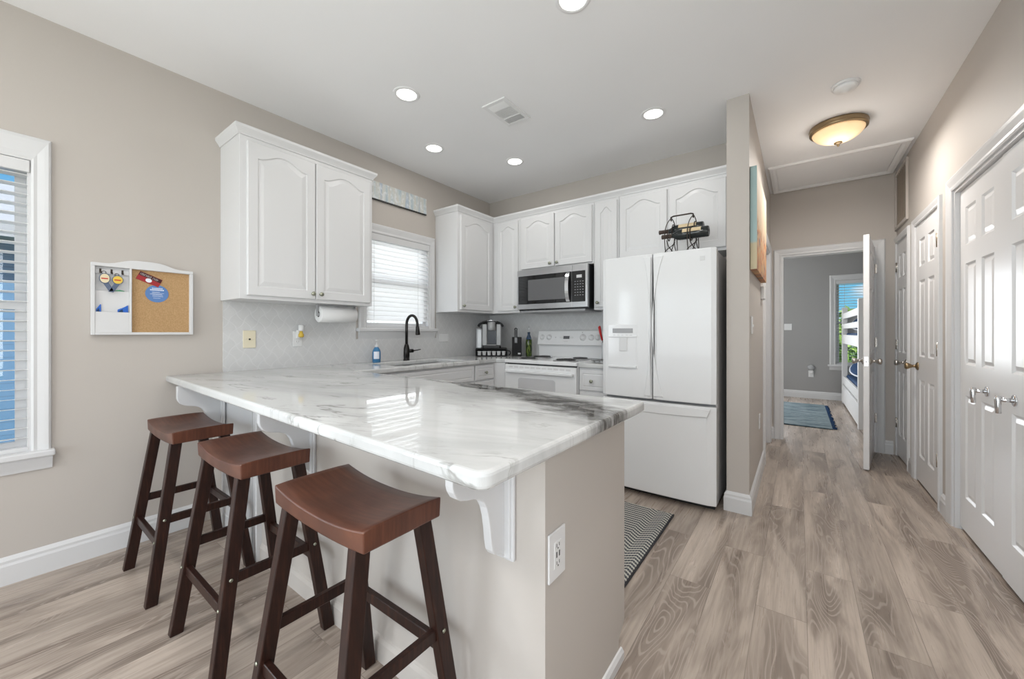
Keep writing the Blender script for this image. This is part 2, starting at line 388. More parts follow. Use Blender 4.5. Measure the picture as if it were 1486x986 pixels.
# ------------------------------------------------------------------ mesh helpers
def frame(o, u, n):
    """local (along u, outward n, up) -> world"""
    u, n = Vector(u).normalized(), Vector(n).normalized(); w = Vector((0, 0, 1))
    return Matrix(((u.x, n.x, w.x, o[0]), (u.y, n.y, w.y, o[1]), (u.z, n.z, w.z, o[2]), (0, 0, 0, 1)))
def axis_T(o, d):
    """local z axis points along d"""
    return Matrix.Translation(Vector(o)) @ Vector((0, 0, 1)).rotation_difference(Vector(d).normalized()).to_matrix().to_4x4()
class MB:
    def __init__(s, T=None): s.bm = bmesh.new(); s.T = T or Matrix()
    def add(s, vs, fs, T=None, smooth=False):
        T = s.T @ T if T is not None else s.T
        b = [s.bm.verts.new(T @ Vector(v)) for v in vs]
        for f in fs:
            try:
                q = s.bm.faces.new([b[i] for i in f]); q.smooth = smooth
            except ValueError: pass
        return s
    def merge(s, bm2, T=None, smooth=None):
        bm2.verts.index_update()
        vs = [v.co.copy() for v in bm2.verts]
        T = s.T @ T if T is not None else s.T
        b = [s.bm.verts.new(T @ v) for v in vs]
        for f in bm2.faces:
            try:
                q = s.bm.faces.new([b[v.index] for v in f.verts]); q.smooth = f.smooth if smooth is None else smooth
            except ValueError: pass
        bm2.free(); return s
    def box(s, x0, y0, z0, x1, y1, z1, b=0.0, seg=2, T=None):
        t = bmesh.new(); bmesh.ops.create_cube(t, size=1)
        for v in t.verts: v.co = Vector(((x0 + x1) / 2 + v.co.x * (x1 - x0), (y0 + y1) / 2 + v.co.y * (y1 - y0), (z0 + z1) / 2 + v.co.z * (z1 - z0)))
        if b: bmesh.ops.bevel(t, geom=list(t.edges), offset=b, segments=seg, affect='EDGES', profile=0.5, clamp_overlap=True)
        return s.merge(t, T)
    def lathe(s, prof, n=24, T=None, smooth=True, cap=True):
        vs, fs = [], []
        for r, h in prof:
            for k in range(n): a = 2 * math.pi * k / n; vs.append((r * math.cos(a), r * math.sin(a), h))
        for i in range(len(prof) - 1):
            for k in range(n): fs.append((i * n + k, i * n + (k + 1) % n, (i + 1) * n + (k + 1) % n, (i + 1) * n + k))
        if cap: fs.append(tuple(reversed(range(n)))); fs.append(tuple(range((len(prof) - 1) * n, len(prof) * n)))
        return s.add(vs, fs, T, smooth)
    def cyl(s, p0, p1, r, n=16, r1=None, smooth=True):
        p0, p1 = Vector(p0), Vector(p1); L = (p1 - p0).length
        return s.lathe([(r, 0), (r if r1 is None else r1, L)], n, axis_T(p0, p1 - p0), smooth)
    def tube(s, pts, r, n=8, closed=False):
        P = [Vector(p) for p in pts]; N_ = len(P); rr = r if isinstance(r, (list, tuple)) else [r] * N_
        vs, fs = [], []; prev = None
        for i, p in enumerate(P):
            if closed: d = P[(i + 1) % N_] - P[i - 1]
            else: d = P[min(i + 1, N_ - 1)] - P[max(i - 1, 0)]
            d.normalize()
            if prev is None: x = d.orthogonal().normalized()
            else: x = (prev - d * prev.dot(d)).normalized()
            prev = x; y = d.cross(x)
            for k in range(n): a = 2 * math.pi * k / n; vs.append(p + (x * math.cos(a) + y * math.sin(a)) * rr[i])
        for i in range(N_ if closed else N_ - 1):
            j = (i + 1) % N_
            for k in range(n): fs.append((i * n + k, i * n + (k + 1) % n, j * n + (k + 1) % n, j * n + k))
        if not closed: fs.append(tuple(reversed(range(n)))); fs.append(tuple(range((N_ - 1) * n, N_ * n)))
        return s.add(vs, fs, None, True)
    def prism(s, poly, h0, h1, b=0.0, T=None, seg=2):
        """2-D polygon in local xy extruded in local z"""
        t = bmesh.new()
        f = t.faces.new([t.verts.new((p[0], p[1], h0)) for p in poly])
        e = bmesh.ops.extrude_face_region(t, geom=[f])
        for v in [q for q in e['geom'] if isinstance(q, bmesh.types.BMVert)]: v.co.z = h1
        bmesh.ops.recalc_face_normals(t, faces=list(t.faces))
        if b:
            caps = [q for q in t.faces if abs(q.normal.z) > 0.9]
            ed = {x for q in caps for x in q.edges}
            bmesh.ops.bevel(t, geom=list(ed), offset=b, segments=seg, affect='EDGES', profile=0.5, clamp_overlap=True)
        return s.merge(t, T)
    def sweep(s, prof, path, closed=False, T=None):
        """profile (out, up) swept along a horizontal path; out is to the right of travel"""
        P = [Vector((p[0], p[1], p[2] if len(p) > 2 else 0)) for p in path]; n = len(P); m = len(prof); vs, fs = [], []
        for i, p in enumerate(P):
            a = (P[i] - P[i - 1]).normalized() if (i > 0 or closed) else None
            c = (P[(i + 1) % n] - P[i]).normalized() if (i < n - 1 or closed) else None
            a = a or c; c = c or a
            na, nc = Vector((a.y, -a.x, 0)), Vector((c.y, -c.x, 0)); k = (na + nc); k = k / max(1e-6, 1 + na.dot(nc))
            for o, u in prof: vs.append(p + k * o + Vector((0, 0, u)))
        for i in range(n if closed else n - 1):
            j = (i + 1) % n
            for q in range(m): fs.append((i * m + q, i * m + (q + 1) % m, j * m + (q + 1) % m, j * m + q))
        if not closed: fs.append(tuple(range(m))); fs.append(tuple(reversed(range((n - 1) * m, n * m))))
        return s.add(vs, fs, T)
    def sphere(s, c, r, T=None, seg=16, sc=(1, 1, 1)):
        t = bmesh.new(); bmesh.ops.create_uvsphere(t, u_segments=seg, v_segments=seg // 2 + 2, radius=1)
        for v in t.verts: v.co = Vector((c[0] + v.co.x * r * sc[0], c[1] + v.co.y * r * sc[1], c[2] + v.co.z * r * sc[2]))
        return s.merge(t, T, True)
    def build(s, name, m, parent=None, local=False):
        bmesh.ops.recalc_face_normals(s.bm, faces=list(s.bm.faces))
        if parent is not None and not local:
            o = Vector((0, 0, 0)); p = parent
            while p: o += p.location; p = p.parent
            bmesh.ops.translate(s.bm, verts=list(s.bm.verts), vec=-o)
        me = bpy.data.meshes.new(name); s.bm.to_mesh(me); s.bm.free()
        me.materials.append(M[m] if isinstance(m, str) else m)
        ob = bpy.data.objects.new(name, me); C.objects.link(ob)
        if parent is not None: ob.parent = parent
        return ob
def tag(o, label=None, cat=None, group=None, kind=None):
    if label: o['label'] = label
    if cat: o['category'] = cat
    if group: o['group'] = group
    if kind: o['kind'] = kind
    return o
def thing(name, label, cat, loc=(0, 0, 0), rz=0, group=None):
    o = bpy.data.objects.new(name, None); C.objects.link(o); o.location = loc; o.rotation_euler = (0, 0, rz); o.empty_display_size = 0.05
    return tag(o, label, cat, group)
def struct(o): o['kind'] = 'structure'; return o
def sempty(name, loc=(0, 0, 0)):
    o = bpy.data.objects.new(name, None); C.objects.link(o); o.location = loc; return struct(o)
def dup(root, loc, label=None, group=None, rz=None):
    kids = {}
    for o in bpy.data.objects:
        if o.parent: kids.setdefault(o.parent, []).append(o)
    r = root.copy(); C.objects.link(r); r.location = loc
    if rz is not None: r.rotation_euler = (0, 0, rz)
    if label: r['label'] = label
    if group: r['group'] = group
    for ch in kids.get(root, []):
        c = ch.copy(); C.objects.link(c); c.parent = r
        for g in kids.get(ch, []):
            d = g.copy(); C.objects.link(d); d.parent = c
    return r

def panels(mb, w, h, t, xs, zs, rise=0.0, e=0.004, depth=0.006, d=(0.004, 0.010, 0.034), lift=0.001):
    """slab, front at local y=0 facing +y, with moulded raised panels; xs, zs are cut lines whose odd cells are panels (top one arched by rise)"""
    xs = [e] + list(xs) + [w - e]; zs = [e] + list(zs) + [h - e]
    A = lambda pts, y: [(p[0], y, p[1]) for p in pts]
    for i in range(len(xs) - 1):
        for j in range(len(zs) - 1):
            x0, x1, z0, z1 = xs[i], xs[i + 1], zs[j], zs[j + 1]
            if i % 2 == 0 or j % 2 == 0:
                mb.add(A([(x0, z0), (x1, z0), (x1, z1), (x0, z1)], 0), [(0, 1, 2, 3)]); continue
            arch = rise if j == len(zs) - 3 else 0.0
            K = 22 if arch else 1
            def loop(q):
                a, b_, lo = x0 + q, x1 - q, z0 + q
                pts = [(a, lo), (b_, lo)]
                for k in range(K + 1):
                    s = 1 - 2 * k / K
                    dz = arch * (0.5 + 0.5 * math.cos(math.pi * min(1, abs(s) / 0.95))) ** 0.85 if arch else 0
                    pts.append(((a + b_) / 2 + s * (b_ - a) / 2, z1 - arch - q + dz))
                return pts
            outer = [(x0, z0), (x1, z0)] + [(x1 + (x0 - x1) * k / K, z1) for k in range(K + 1)]
            L = [(outer, 0.0)] if arch else []
            L += [(loop(0), 0.0), (loop(d[0]), -depth), (loop(d[1]), -depth), (loop(d[2]), -lift)]
            vs, fs = [], []; m = K + 3
            for pts, y in L: vs += A(pts, y)
            for a in range(len(L) - 1):
                for k in range(m): fs.append((a * m + k, a * m + (k + 1) % m, (a + 1) * m + (k + 1) % m, (a + 1) * m + k))
            fs.append(tuple(range((len(L) - 1) * m, len(L) * m)))
            mb.add(vs, fs)
    r0 = [(e, 0, e), (w - e, 0, e), (w - e, 0, h - e), (e, 0, h - e)]; r1 = [(0, -e, 0), (w, -e, 0), (w, -e, h), (0, -e, h)]; r2 = [(0, -t, 0), (w, -t, 0), (w, -t, h), (0, -t, h)]
    vs = r0 + r1 + r2; fs = [(a * 4 + k, a * 4 + (k + 1) % 4, a * 4 + 4 + (k + 1) % 4, a * 4 + 4 + k) for a in (0, 1) for k in range(4)] + [(8, 9, 10, 11)]
    mb.add(vs, fs); return mb
KNOB = [(0.007, 0), (0.007, 0.004), (0.005, 0.007), (0.005, 0.014), (0.0135, 0.019), (0.0150, 0.024), (0.0115, 0.029), (0.004, 0.0305)]
def cab_door(parent, T, w, h, knob, rise=0.045, stile=0.055, name='door', kmat='pewter'):
    mb = MB(T); panels(mb, w, h, 0.019, [stile, w - stile], [stile, h - 0.045], rise)
    d = mb.build(name, 'cab', parent)
    if knob:
        k = MB(T @ axis_T((knob[0], 0, knob[1]), (0, 1, 0))); k.lathe(KNOB, 18)
        k.build('knob', kmat, d)
    return d
def rect(y0, z0, y1, z1): return [(y0, z0), (y1, z0), (y1, z1), (y0, z1)]
def wall_box(mb, axis, c0, c1, a0, a1, z0, z1, holes):
    """wall slab between c0..c1 on `axis`, spanning a0..a1 along the other axis, rectangular holes (a0,a1,z0,z1)"""
    cuts = sorted({a0, a1, *[h[0] for h in holes], *[h[1] for h in holes]})
    for p, q in zip(cuts, cuts[1:]):
        zz = [(z0, z1)]
        for h in holes:
            if h[0] <= p and h[1] >= q:
                nz = []
                for lo, hi in zz:
                    if h[2] > lo: nz.append((lo, min(hi, h[2])))
                    if h[3] < hi: nz.append((max(lo, h[3]), hi))
                zz = nz
        for lo, hi in zz:
            if axis == 'x': mb.box(c0, p, lo, c1, q, hi)
            else: mb.box(p, c0, lo, q, c1, hi)
    return mb

# ================================================================== THE SETTING
CEIL = 2.74
mb = MB(); mb.box(-0.12, -3.6, -0.1, 5.3, 8.92, 0.0); struct(mb.build('floor', 'floor'))
mb = MB(); mb.box(-0.12, -3.72, CEIL, 5.3, 8.92, CEIL + 0.15); struct(mb.build('ceiling', 'ceiling'))
W1 = (-0.75, 0.125, 0.61, 2.02); W2 = (1.93, 2.65, 1.225, 2.06)
mb = MB(); wall_box(mb, 'x', -0.12, 0.0, -3.6, 3.72, 0, CEIL, [W1, W2, (-2.6, -1.2, 0.61, 2.02)]); struct(mb.build('wall_left', 'wall'))
mb = MB(); mb.box(0, 3.60, 0, 2.61, 3.72, CEIL); struct(mb.build('wall_back', 'wall'))
mb = MB(); wall_box(mb, 'x', 2.61, 2.74, 2.94, 5.23, 0, CEIL, [(4.20, 5.00, 0, 2.04)]); struct(mb.build('wall_partition', 'wall'))
D3, D2, D1 = (2.25, 3.51), (3.80, 4.46), (4.72, 5.215)
mb = MB(); wall_box(mb, 'x', 3.76, 3.88, -3.6, 5.23, 0, CEIL, [(-1.5, 0.1, 0.65, 2.1), (*D3, 0, 2.05), (*D2, 0, 2.04), (*D1, 0, 2.04)]); struct(mb.build('wall_right', 'wall'))
mb = MB(); wall_box(mb, 'y', 5.23, 5.35, 1.2, 5.2, 0, CEIL, [(2.845, 3.605, 0, 2.03)]); struct(mb.build('wall_hall_end', 'wall'))
mb = MB(); wall_box(mb, 'y', -3.72, -3.6, -0.12, 3.88, 0, CEIL, [(0.2, 3.6, 0.0, 2.35)]); struct(mb.build('wall_rear', 'wall'))
W3 = (3.515, 4.35, 0.62, 2.085)
mb = MB(); wall_box(mb, 'y', 8.8, 8.92, 1.2, 5.2, 0, CEIL, [W3, (1.5, 2.6, 0.62, 2.085)]); struct(mb.build('wall_bedroom_far', 'grey_wall'))
mb = MB(); wall_box(mb, 'x', 1.08, 1.2, 5.23, 8.92, 0, CEIL, [(6.5, 7.7, 0.8, 2.2)]); struct(mb.build('wall_bedroom_left', 'grey_wall'))
mb = MB(); mb.box(5.2, 5.23, 0, 5.32, 8.92, CEIL); struct(mb.build('wall_bedroom_right', 'grey_wall'))
mb = MB(); mb.box(1.2, 5.35, 0, 2.845, 5.353, CEIL); mb.box(3.605, 5.35, 0, 5.2, 5.353, CEIL); struct(mb.build('wall_bedroom_near', 'grey_wall'))
# closets behind the right-hand doors
mb = MB(); mb.box(4.45, 2.0, 0, 4.5, 5.23, CEIL); struct(mb.build('wall_closet', 'wall'))

# tiled splashback
mb = MB(); wall_box(mb, 'x', 0.0, 0.008, 0.905, 3.60, 0.93, 1.42, [(1.84, 2.735, 1.13, 1.5)]); struct(mb.build('trim_splashback_left', 'tile_y'))
mb = MB(); mb.box(0.008, 3.592, 0.93, 1.80, 3.60, 1.42); struct(mb.build('trim_splashback_back', 'tile_x'))

# baseboards
BASE = [(0, 0), (0.016, 0), (0.016, 0.088), (0.012, 0.100), (0.012, 0.112), (0.006, 0.122), (0.0, 0.130)]
def baseboard(name, *paths, m='trim'):
    mb = MB()
    for p in paths: mb.sweep(BASE, p)
    return struct(mb.build(name, m))
baseboard('baseboard_left', [(0, -3.58), (0, 0.80)])
baseboard('baseboard_partition', [(2.61, 3.05), (2.61, 2.94), (2.74, 2.94), (2.74, 4.13)], [(2.74, 5.07), (2.74, 5.23), (2.775, 5.23)])
baseboard('baseboard_hall_end', [(3.675, 5.23), (3.735, 5.23)])
baseboard('baseboard_right', [(3.76, 4.65), (3.76, 4.53)], [(3.76, 3.73), (3.76, 3.585)], [(3.76, 2.17), (3.76, -3.58)])
baseboard('baseboard_bedroom', [(1.2, 5.36), (1.2, 8.8), (5.2, 8.8), (5.2, 5.36)])

CAS = [(0.0, 0.0), (0.0, 0.010), (0.008, 0.014), (0.020, 0.012), (0.045, 0.019), (0.058, 0.021), (0.066, 0.016), (0.070, 0.0)]
def casing(name, T, w, h, width=0.07, head=None, full=False):
    """moulded casing round an opening w x h, local x along the wall, y out of it"""
    mb = MB(T); k = width / 0.07
    prof = [(a * k, b) for a, b in CAS]
    hk = (head or width) / width
    pts = [(0, 0), (0, h), (w, h), (w, 0)]
    outs = [(-1, 0), (-1, hk), (1, hk), (1, 0)]
    if full: outs = [(-1, -1), (-1, hk), (1, hk), (1, -1)]
    vs, fs = [], []; m = len(prof)
    for (x, z), (ox, oz) in zip(pts, outs):
        for a, b in prof: vs.append((x + ox * a, b, z + oz * a))
    for i in range(4 if full else 3):
        j = (i + 1) % 4
        for q in range(m): fs.append((i * m + q, i * m + (q + 1) % m, j * m + (q + 1) % m, j * m + q))
    mb.add(vs, fs)
    return mb
def jamb(mb, T, w, h, depth, t=0.016):
    o = mb.T; mb.T = T
    mb.box(0, -depth, 0, t, 0.0, h); mb.box(w - t, -depth, 0, w, 0.0, h); mb.box(t, -depth, h - t, w - t, 0.0, h)
    mb.T = o; return mb

# ---- windows
def window(n, T, w, h, depth=0.12, width=0.065, head=0.12, sill=True, horn=0.035, meet=0.5):
    e = sempty('window_%d' % n)
    mb = casing('c', T, w, h, width, head); mb.build('window_casing', 'trim', e)
    mb = MB(T)
    mb.box(0, -depth, 0, 0.012, 0, h); mb.box(w - 0.012, -depth, 0, w, 0, h); mb.box(0.012, -depth, h - 0.012, w - 0.012, 0, h); mb.box(0.012, -depth, 0, w - 0.012, 0, 0.012)
    mb.build('window_jamb', 'trim', e)
    mb = MB(T); f = 0.035; d0, d1 = -depth + 0.015, -depth + 0.045
    for a, b, d0, d1 in ((0.012, h * meet + 0.018, d0 + 0.031, d1 + 0.030), (h * meet - 0.018, h - 0.012, d0, d1)):
        mb.box(0.012 + f, d0, a, w - 0.012 - f, d1, a + f); mb.box(0.012 + f, d0, b - f, w - 0.012 - f, d1, b); mb.box(0.012, d0, a, 0.012 + f, d1, b); mb.box(w - 0.012 - f, d0, a, w - 0.012, d1, b)
    mb.build('window_sash', 'trim', e)
    MB(T).box(0.04, d0 + 0.042, 0.04, w - 0.04, d0 + 0.045, h * meet).build('window_pane', 'glass', e); MB(T).box(0.04, d0 + 0.012, h * meet, w - 0.04, d0 + 0.015, h - 0.04).build('window_pane', 'glass', e)
    if sill:
        mb = MB(T); mb.box(-width - horn + 0.01, -0.02, -0.03, w + width + horn - 0.01, 0.045, 0.0, 0.006)
        mb.sweep([(0, 0), (0.026, 0), (0.026, -0.012), (0.012, -0.05), (0.008, -0.065), (0, -0.065)], [(w + width + 0.002, 0.001, -0.03), (-width - 0.002, 0.001, -0.03)])
        mb.build('window_sill', 'trim', e)
    return e
TL = lambda y, z: frame((0, y, z), (0, 1, 0), (1, 0, 0))
window(1, TL(W1[0], W1[2]), W1[1] - W1[0], W1[3] - W1[2], horn=0.02)
window(2, TL(W2[0], W2[2]), W2[1] - W2[0], W2[3] - W2[2], head=0.085, horn=0.03)
window(3, frame((W3[0], 8.8, W3[2]), (1, 0, 0), (0, -1, 0)), W3[1] - W3[0], W3[3] - W3[2], width=0.085, head=0.10)
# glass doors added in the unseen rear wall to let daylight in
e = sempty('window_4'); mb = MB()
for x in (0.2, 1.31, 2.42, 3.53): mb.box(x, -3.70, 0.0, x + 0.07, -3.62, 2.35)
for z in (0.0, 1.15, 2.28): mb.box(0.27, -3.695, z, 3.53, -3.635, z + 0.06)
mb.build('window_sash', 'trim', e); mb = MB(); mb.box(0.2, -3.67, 0.0, 3.6, -3.665, 2.35); mb.build('window_pane', 'glass', e)

# ---- doorways
def six_panel(mb, w, h, t=0.035):
    s = 0.105 if w > 0.55 else 0.085; m_ = 0.085 if w > 0.55 else 0.06; pw = (w - 2 * s - m_) / 2
    xs = [s, s + pw, s + pw + m_, w - s]; zs = [0.20, 0.80, 0.98, 1.57, 1.68, h - 0.115]
    return panels(mb, w, h, t, xs, zs, d=(0.010, 0.016, 0.036), depth=0.009, lift=0.002)
DKNOB = [(0.032, 0), (0.032, 0.004), (0.026, 0.010), (0.011, 0.016), (0.010, 0.030), (0.016, 0.042), (0.0255, 0.058), (0.0265, 0.068), (0.020, 0.076), (0.006, 0.078)]
def hinge(parent, T, z, m='nickel'):
    mb = MB(T @ Matrix.Translation((0, 0, z))); mb.box(-0.018, 0, -0.045, 0.018, 0.003, 0.045); mb.cyl((0, 0.006, -0.046), (0, 0.006, 0.046), 0.006, 10)
    return mb.build('hinge', m, parent)
TR = lambda y, z=0: frame((3.76, y, z), (0, -1, 0), (-1, 0, 0))   # local x towards the viewer
# closet with a pair of panelled leaves
e = sempty('trim_1'); mb = casing('c', TR(D3[1]), D3[1] - D3[0], 2.05, 0.085); jamb(mb, TR(D3[1]), D3[1] - D3[0], 2.05, 0.12); mb.build('casing', 'trim', e)
def lever(parent, T):
    mb = MB(T); mb.cyl((0, 0, 0), (0, 0.005, 0), 0.026, 20); mb.cyl((0, 0.004, 0), (0, 0.045, 0), 0.010, 14); mb.build('rosette', 'chrome', parent)
    mb = MB(T); mb.tube([(0, 0.048, 0.018), (0, 0.050, 0.0), (0, 0.050, -0.03), (0, 0.048, -0.062)], [0.009, 0.011, 0.010, 0.009], 12); mb.build('door_handle', 'chrome', parent)
lw = (D3[1] - D3[0]) / 2 - 0.004
for i, (y, hx) in enumerate(((D3[1] - 0.003, lw - 0.19), (D3[1] - lw - 0.007, 0.14))):
    T = frame((3.782 - 0.004 * i, y, 0.018), (0, -1, 0), (-1, 0, 0))
    mb = MB(T); six_panel(mb, lw, 2.015); d = struct(mb.build('door_%d' % (i + 1), 'door'))
    lever(d, T @ Matrix.Translation((hx, 0, 0.862)))
# the two narrow hall doors on the right
for n, (a, b), hy, side, hm in ((3, D2, 'near', 1, 'pewter'), (4, D1, 'far', 0, 'pewter')):
    T = TR(b); w = b - a
    e = sempty('trim_%d' % (n - 1)); mb = casing('c', T, w, 2.04, 0.06); jamb(mb, T, w, 2.04, 0.12); mb.build('casing', 'trim', e)
    Td = frame((3.757, b - 0.018, 0.018), (0, -1, 0), (-1, 0, 0)); dw = w - 0.036
    mb = MB(Td); six_panel(mb, dw, 2.005); d = struct(mb.build('door_%d' % n, 'door'))
    kx = 0.06 if side else dw - 0.06
    mb = MB(Td @ axis_T((kx, 0, 0.90), (0, 1, 0))); mb.lathe(DKNOB, 22); mb.build('door_knob', 'antique' if side else 'nickel', d)
    for z in (0.32, 1.07, 1.81): hinge(d, frame((3.757, (a if side else b) + (0.018 if side else -0.018), 0.0), (0, -1, 0), (-1, 0, 0)), z, 'nickel' if z < 1.5 or not side else 'antique')
# hall doorway at the end, its door standing open into the hall
Th = frame((2.845, 5.23, 0), (1, 0, 0), (0, -1, 0))
e = sempty('trim_4'); mb = casing('c', Th, 0.76, 2.03, 0.075); jamb(mb, Th, 0.76, 2.03, 0.12)
mb.build('casing', 'trim', e)
mb = casing('c', frame((3.605, 5.353, 0), (-1, 0, 0), (0, 1, 0)), 0.76, 2.03, 0.075); mb.build('casing', 'trim', e)
L = 0.755; p0 = Vector((3.600, 5.212, 0)); ang = R(9.0); u = Vector((-math.sin(ang), -math.cos(ang), 0)); nrm = Vector((math.cos(ang), -math.sin(ang), 0))
Td = frame((p0.x, p0.y, 0.012), u, nrm)
mb = MB(Td); six_panel(mb, L, 2.012, 0.02)
back = Td @ Matrix(((-1, 0, 0, L), (0, -1, 0, -0.040), (0, 0, 1, 0), (0, 0, 0, 1)))
o = mb.T; mb.T = back; six_panel(mb, L, 2.012, 0.02); mb.T = o
d = struct(mb.build('door_5', 'door'))
for T2 in (Td @ axis_T((L - 0.065, 0, 0.925), (0, 1, 0)), Td @ axis_T((L - 0.065, -0.040, 0.925), (0, -1, 0))):
    mb = MB(T2); mb.lathe(DKNOB, 22); mb.build('door_knob', 'nickel', d)
mb = MB(Td); mb.box(L - 0.001, -0.033, 0.885, L + 0.0015, -0.007, 0.965, 0.002); mb.cyl((L, -0.020, 0.925), (L + 0.010, -0.020, 0.925), 0.008, 12); mb.build('latch', 'chrome', d)
for z in (0.33, 1.075, 1.80): hinge(d, frame((3.598, 5.209, 0.012), (1, 0, 0), (0, -1, 0)), z, 'nickel')
# doorway on the left side of the hall, closed
Tq = frame((2.74, 4.20, 0), (0, 1, 0), (1, 0, 0))
e = sempty('trim_5'); mb = casing('c', Tq, 0.80, 2.04, 0.07); jamb(mb, Tq, 0.80, 2.04, 0.12); mb.build('casing', 'trim', e)
mb = MB(frame((2.70, 4.218, 0.012), (0, 1, 0), (1, 0, 0))); six_panel(mb, 0.764, 2.01); struct(mb.build('door_6', 'door'))

# ================================================================== KITCHEN PENINSULA AND WORKTOP
PY = 0.85; PX = 2.477
pen = thing('kitchen_peninsula', 'beige painted peninsula base carrying the veined stone worktop, bar side facing the stools', 'peninsula', (1.2, 1.1, 0))
mb = MB(); mb.box(0.001, PY, 0, PX, 0.97, 0.893); mb.build('knee_wall', 'wall', pen)
mb = MB(); mb.prism([(0.97, 0), (1.355, 0), (1.355, 0.075), (1.405, 0.115), (1.41, 0.13), (1.41, 0.893), (0.97, 0.893)], 2.455, PX, 0.0, Matrix(((0, 0, 1, 0), (1, 0, 0, 0), (0, 1, 0, 0), (0, 0, 0, 1))))
mb.build('end_panel', 'wall', pen)
mb = MB(); mb.box(0.02, 0.97, 0.10, 2.455, 1.41, 0.893); mb.box(0.02, 0.97, 0, 2.455, 1.35, 0.10); mb.build('cabinet_body', 'cab', pen)
for k in range(4): cab_door(pen, frame((2.44 - k * 0.46, 1.41, 0.14), (-1, 0, 0), (0, 1, 0)), 0.44, 0.70, (0.4, 0.64))
mb = MB(frame((0.25, PY - 0.028, 0.0), (1, 0, 0), (0, -1, 0))); panels(mb, 0.50, 0.892, 0.028, [0.03, 0.40], [0.12, 0.87], d=(0.003, 0.004, 0.006), depth=0.004, lift=0.004)
mb.box(0.428, 0, 0.0, 0.46, 0.005, 0.892, 0.002); mb.build('pilaster_panel', 'trim', pen)
mb = MB(); mb.sweep([(0, 0), (0.012, 0), (0.012, 0.07), (0.006, 0.085), (0, 0.09)], [(0.752, PY), (PX, PY)]); mb.build('baseboard', 'wall', pen); mb = MB(); mb.sweep([(0, 0), (0.013, 0), (0.013, 0.030), (0.006, 0.040), (0, 0.042)], [(PX, PY), (PX, 1.372)])
mb.build('kick_moulding', 'trim', pen)

wt = MB()
t = bmesh.new()
out = [(0.0, 0.625)]
cx, cy, r = 2.515, 0.562, 0.03
out += [(cx - 0.004 + r * math.sin(q) , cy - r * math.cos(q)) for q in [R(9 * k) for k in range(11)]]
out += [(2.541, 1.42)] + [(2.523 + 0.018 * math.cos(q), 1.437 + 0.018 * math.sin(q)) for q in (R(30), R(60), R(90))] + [(0.63, 1.455), (0.63, 2.945), (0.742, 2.945), (0.742, 3.59), (0.0, 3.59)]
hole = [(0.17, 1.86), (0.53, 1.86), (0.53, 2.60), (0.17, 2.60)]
for loop in (out, hole):
    vs = [t.verts.new((x, y, 0.93)) for x, y in loop]
    for k in range(len(vs)): t.edges.new((vs[k], vs[(k + 1) % len(vs)]))
bmesh.ops.triangle_fill(t, use_beauty=True, use_dissolve=False, edges=list(t.edges), normal=(0, 0, 1))
ex = bmesh.ops.extrude_face_region(t, geom=list(t.faces))
for v in [q for q in ex['geom'] if isinstance(q, bmesh.types.BMVert)]: v.co.z = 0.893
bmesh.ops.recalc_face_normals(t, faces=list(t.faces))
ed = [q for q in t.edges if len(q.link_faces) == 2 and q.calc_face_angle(0) > R(60) and abs(q.verts[0].co.z - q.verts[1].co.z) < 1e-5]
bmesh.ops.bevel(t, geom=ed, offset=0.010, segments=3, affect='EDGES', profile=0.5)
wt.merge(t); wo = wt.build('stone_worktop', 'marble')
tag(wo, 'white and grey veined stone worktop sweeping from the sink run over the peninsula', 'countertop')
mb = MB(); mb.box(1.507, 2.94, 0.893, 1.778, 3.59, 0.93, 0.008)
tag(mb.build('stone_worktop', 'marble'), 'short strip of pale stone worktop between the white range and the refrigerator', 'countertop')

# corbels under the overhang
def corbel_poly():
    return [(0, 0.0), (0.200, 0.0), (0.200, -0.066), (0.196, -0.080), (0.186, -0.096), (0.172, -0.106), (0.150, -0.113), (0.125, -0.118), (0.105, -0.126), (0.090, -0.138), (0.079, -0.156), (0.071, -0.182), (0.065, -0.215),
            (0.061, -0.250), (0.055, -0.278), (0.047, -0.290), (0.037, -0.296), (0.027, -0.296), (0.016, -0.302), (0.006, -0.314), (0.0, -0.322)]
def corbel(x, y, label):
    e = thing('corbel', label, 'bracket', (x, y, 0.893), 0, 'white corbels under the worktop overhang')
    Tm = Matrix(((0, 0, 1, -0.013), (-1, 0, 0, 0), (0, 1, 0, 0), (0, 0, 0, 1)))
    mb = MB(); mb.prism([(a + 0.012, b) for a, b in corbel_poly()], 0, 0.026, 0.003, Tm); mb.build('bracket', 'trim', e, True)
    mb = MB(); mb.box(-0.040, -0.012, -0.325, 0.040, 0, 0, 0.004); mb.box(-0.031, -0.017, -0.318, 0.031, -0.0105, -0.001, 0.003); mb.build('back_plate', 'trim', e, True)
    return e
corbel(0.285, PY - 0.0285, 'white corbel by the left wall, behind the far stool')
corbel(1.275, PY - 0.0005, 'white corbel between the middle and near stools')
corbel(2.345, PY - 0.0005, 'white corbel below the free corner of the worktop')

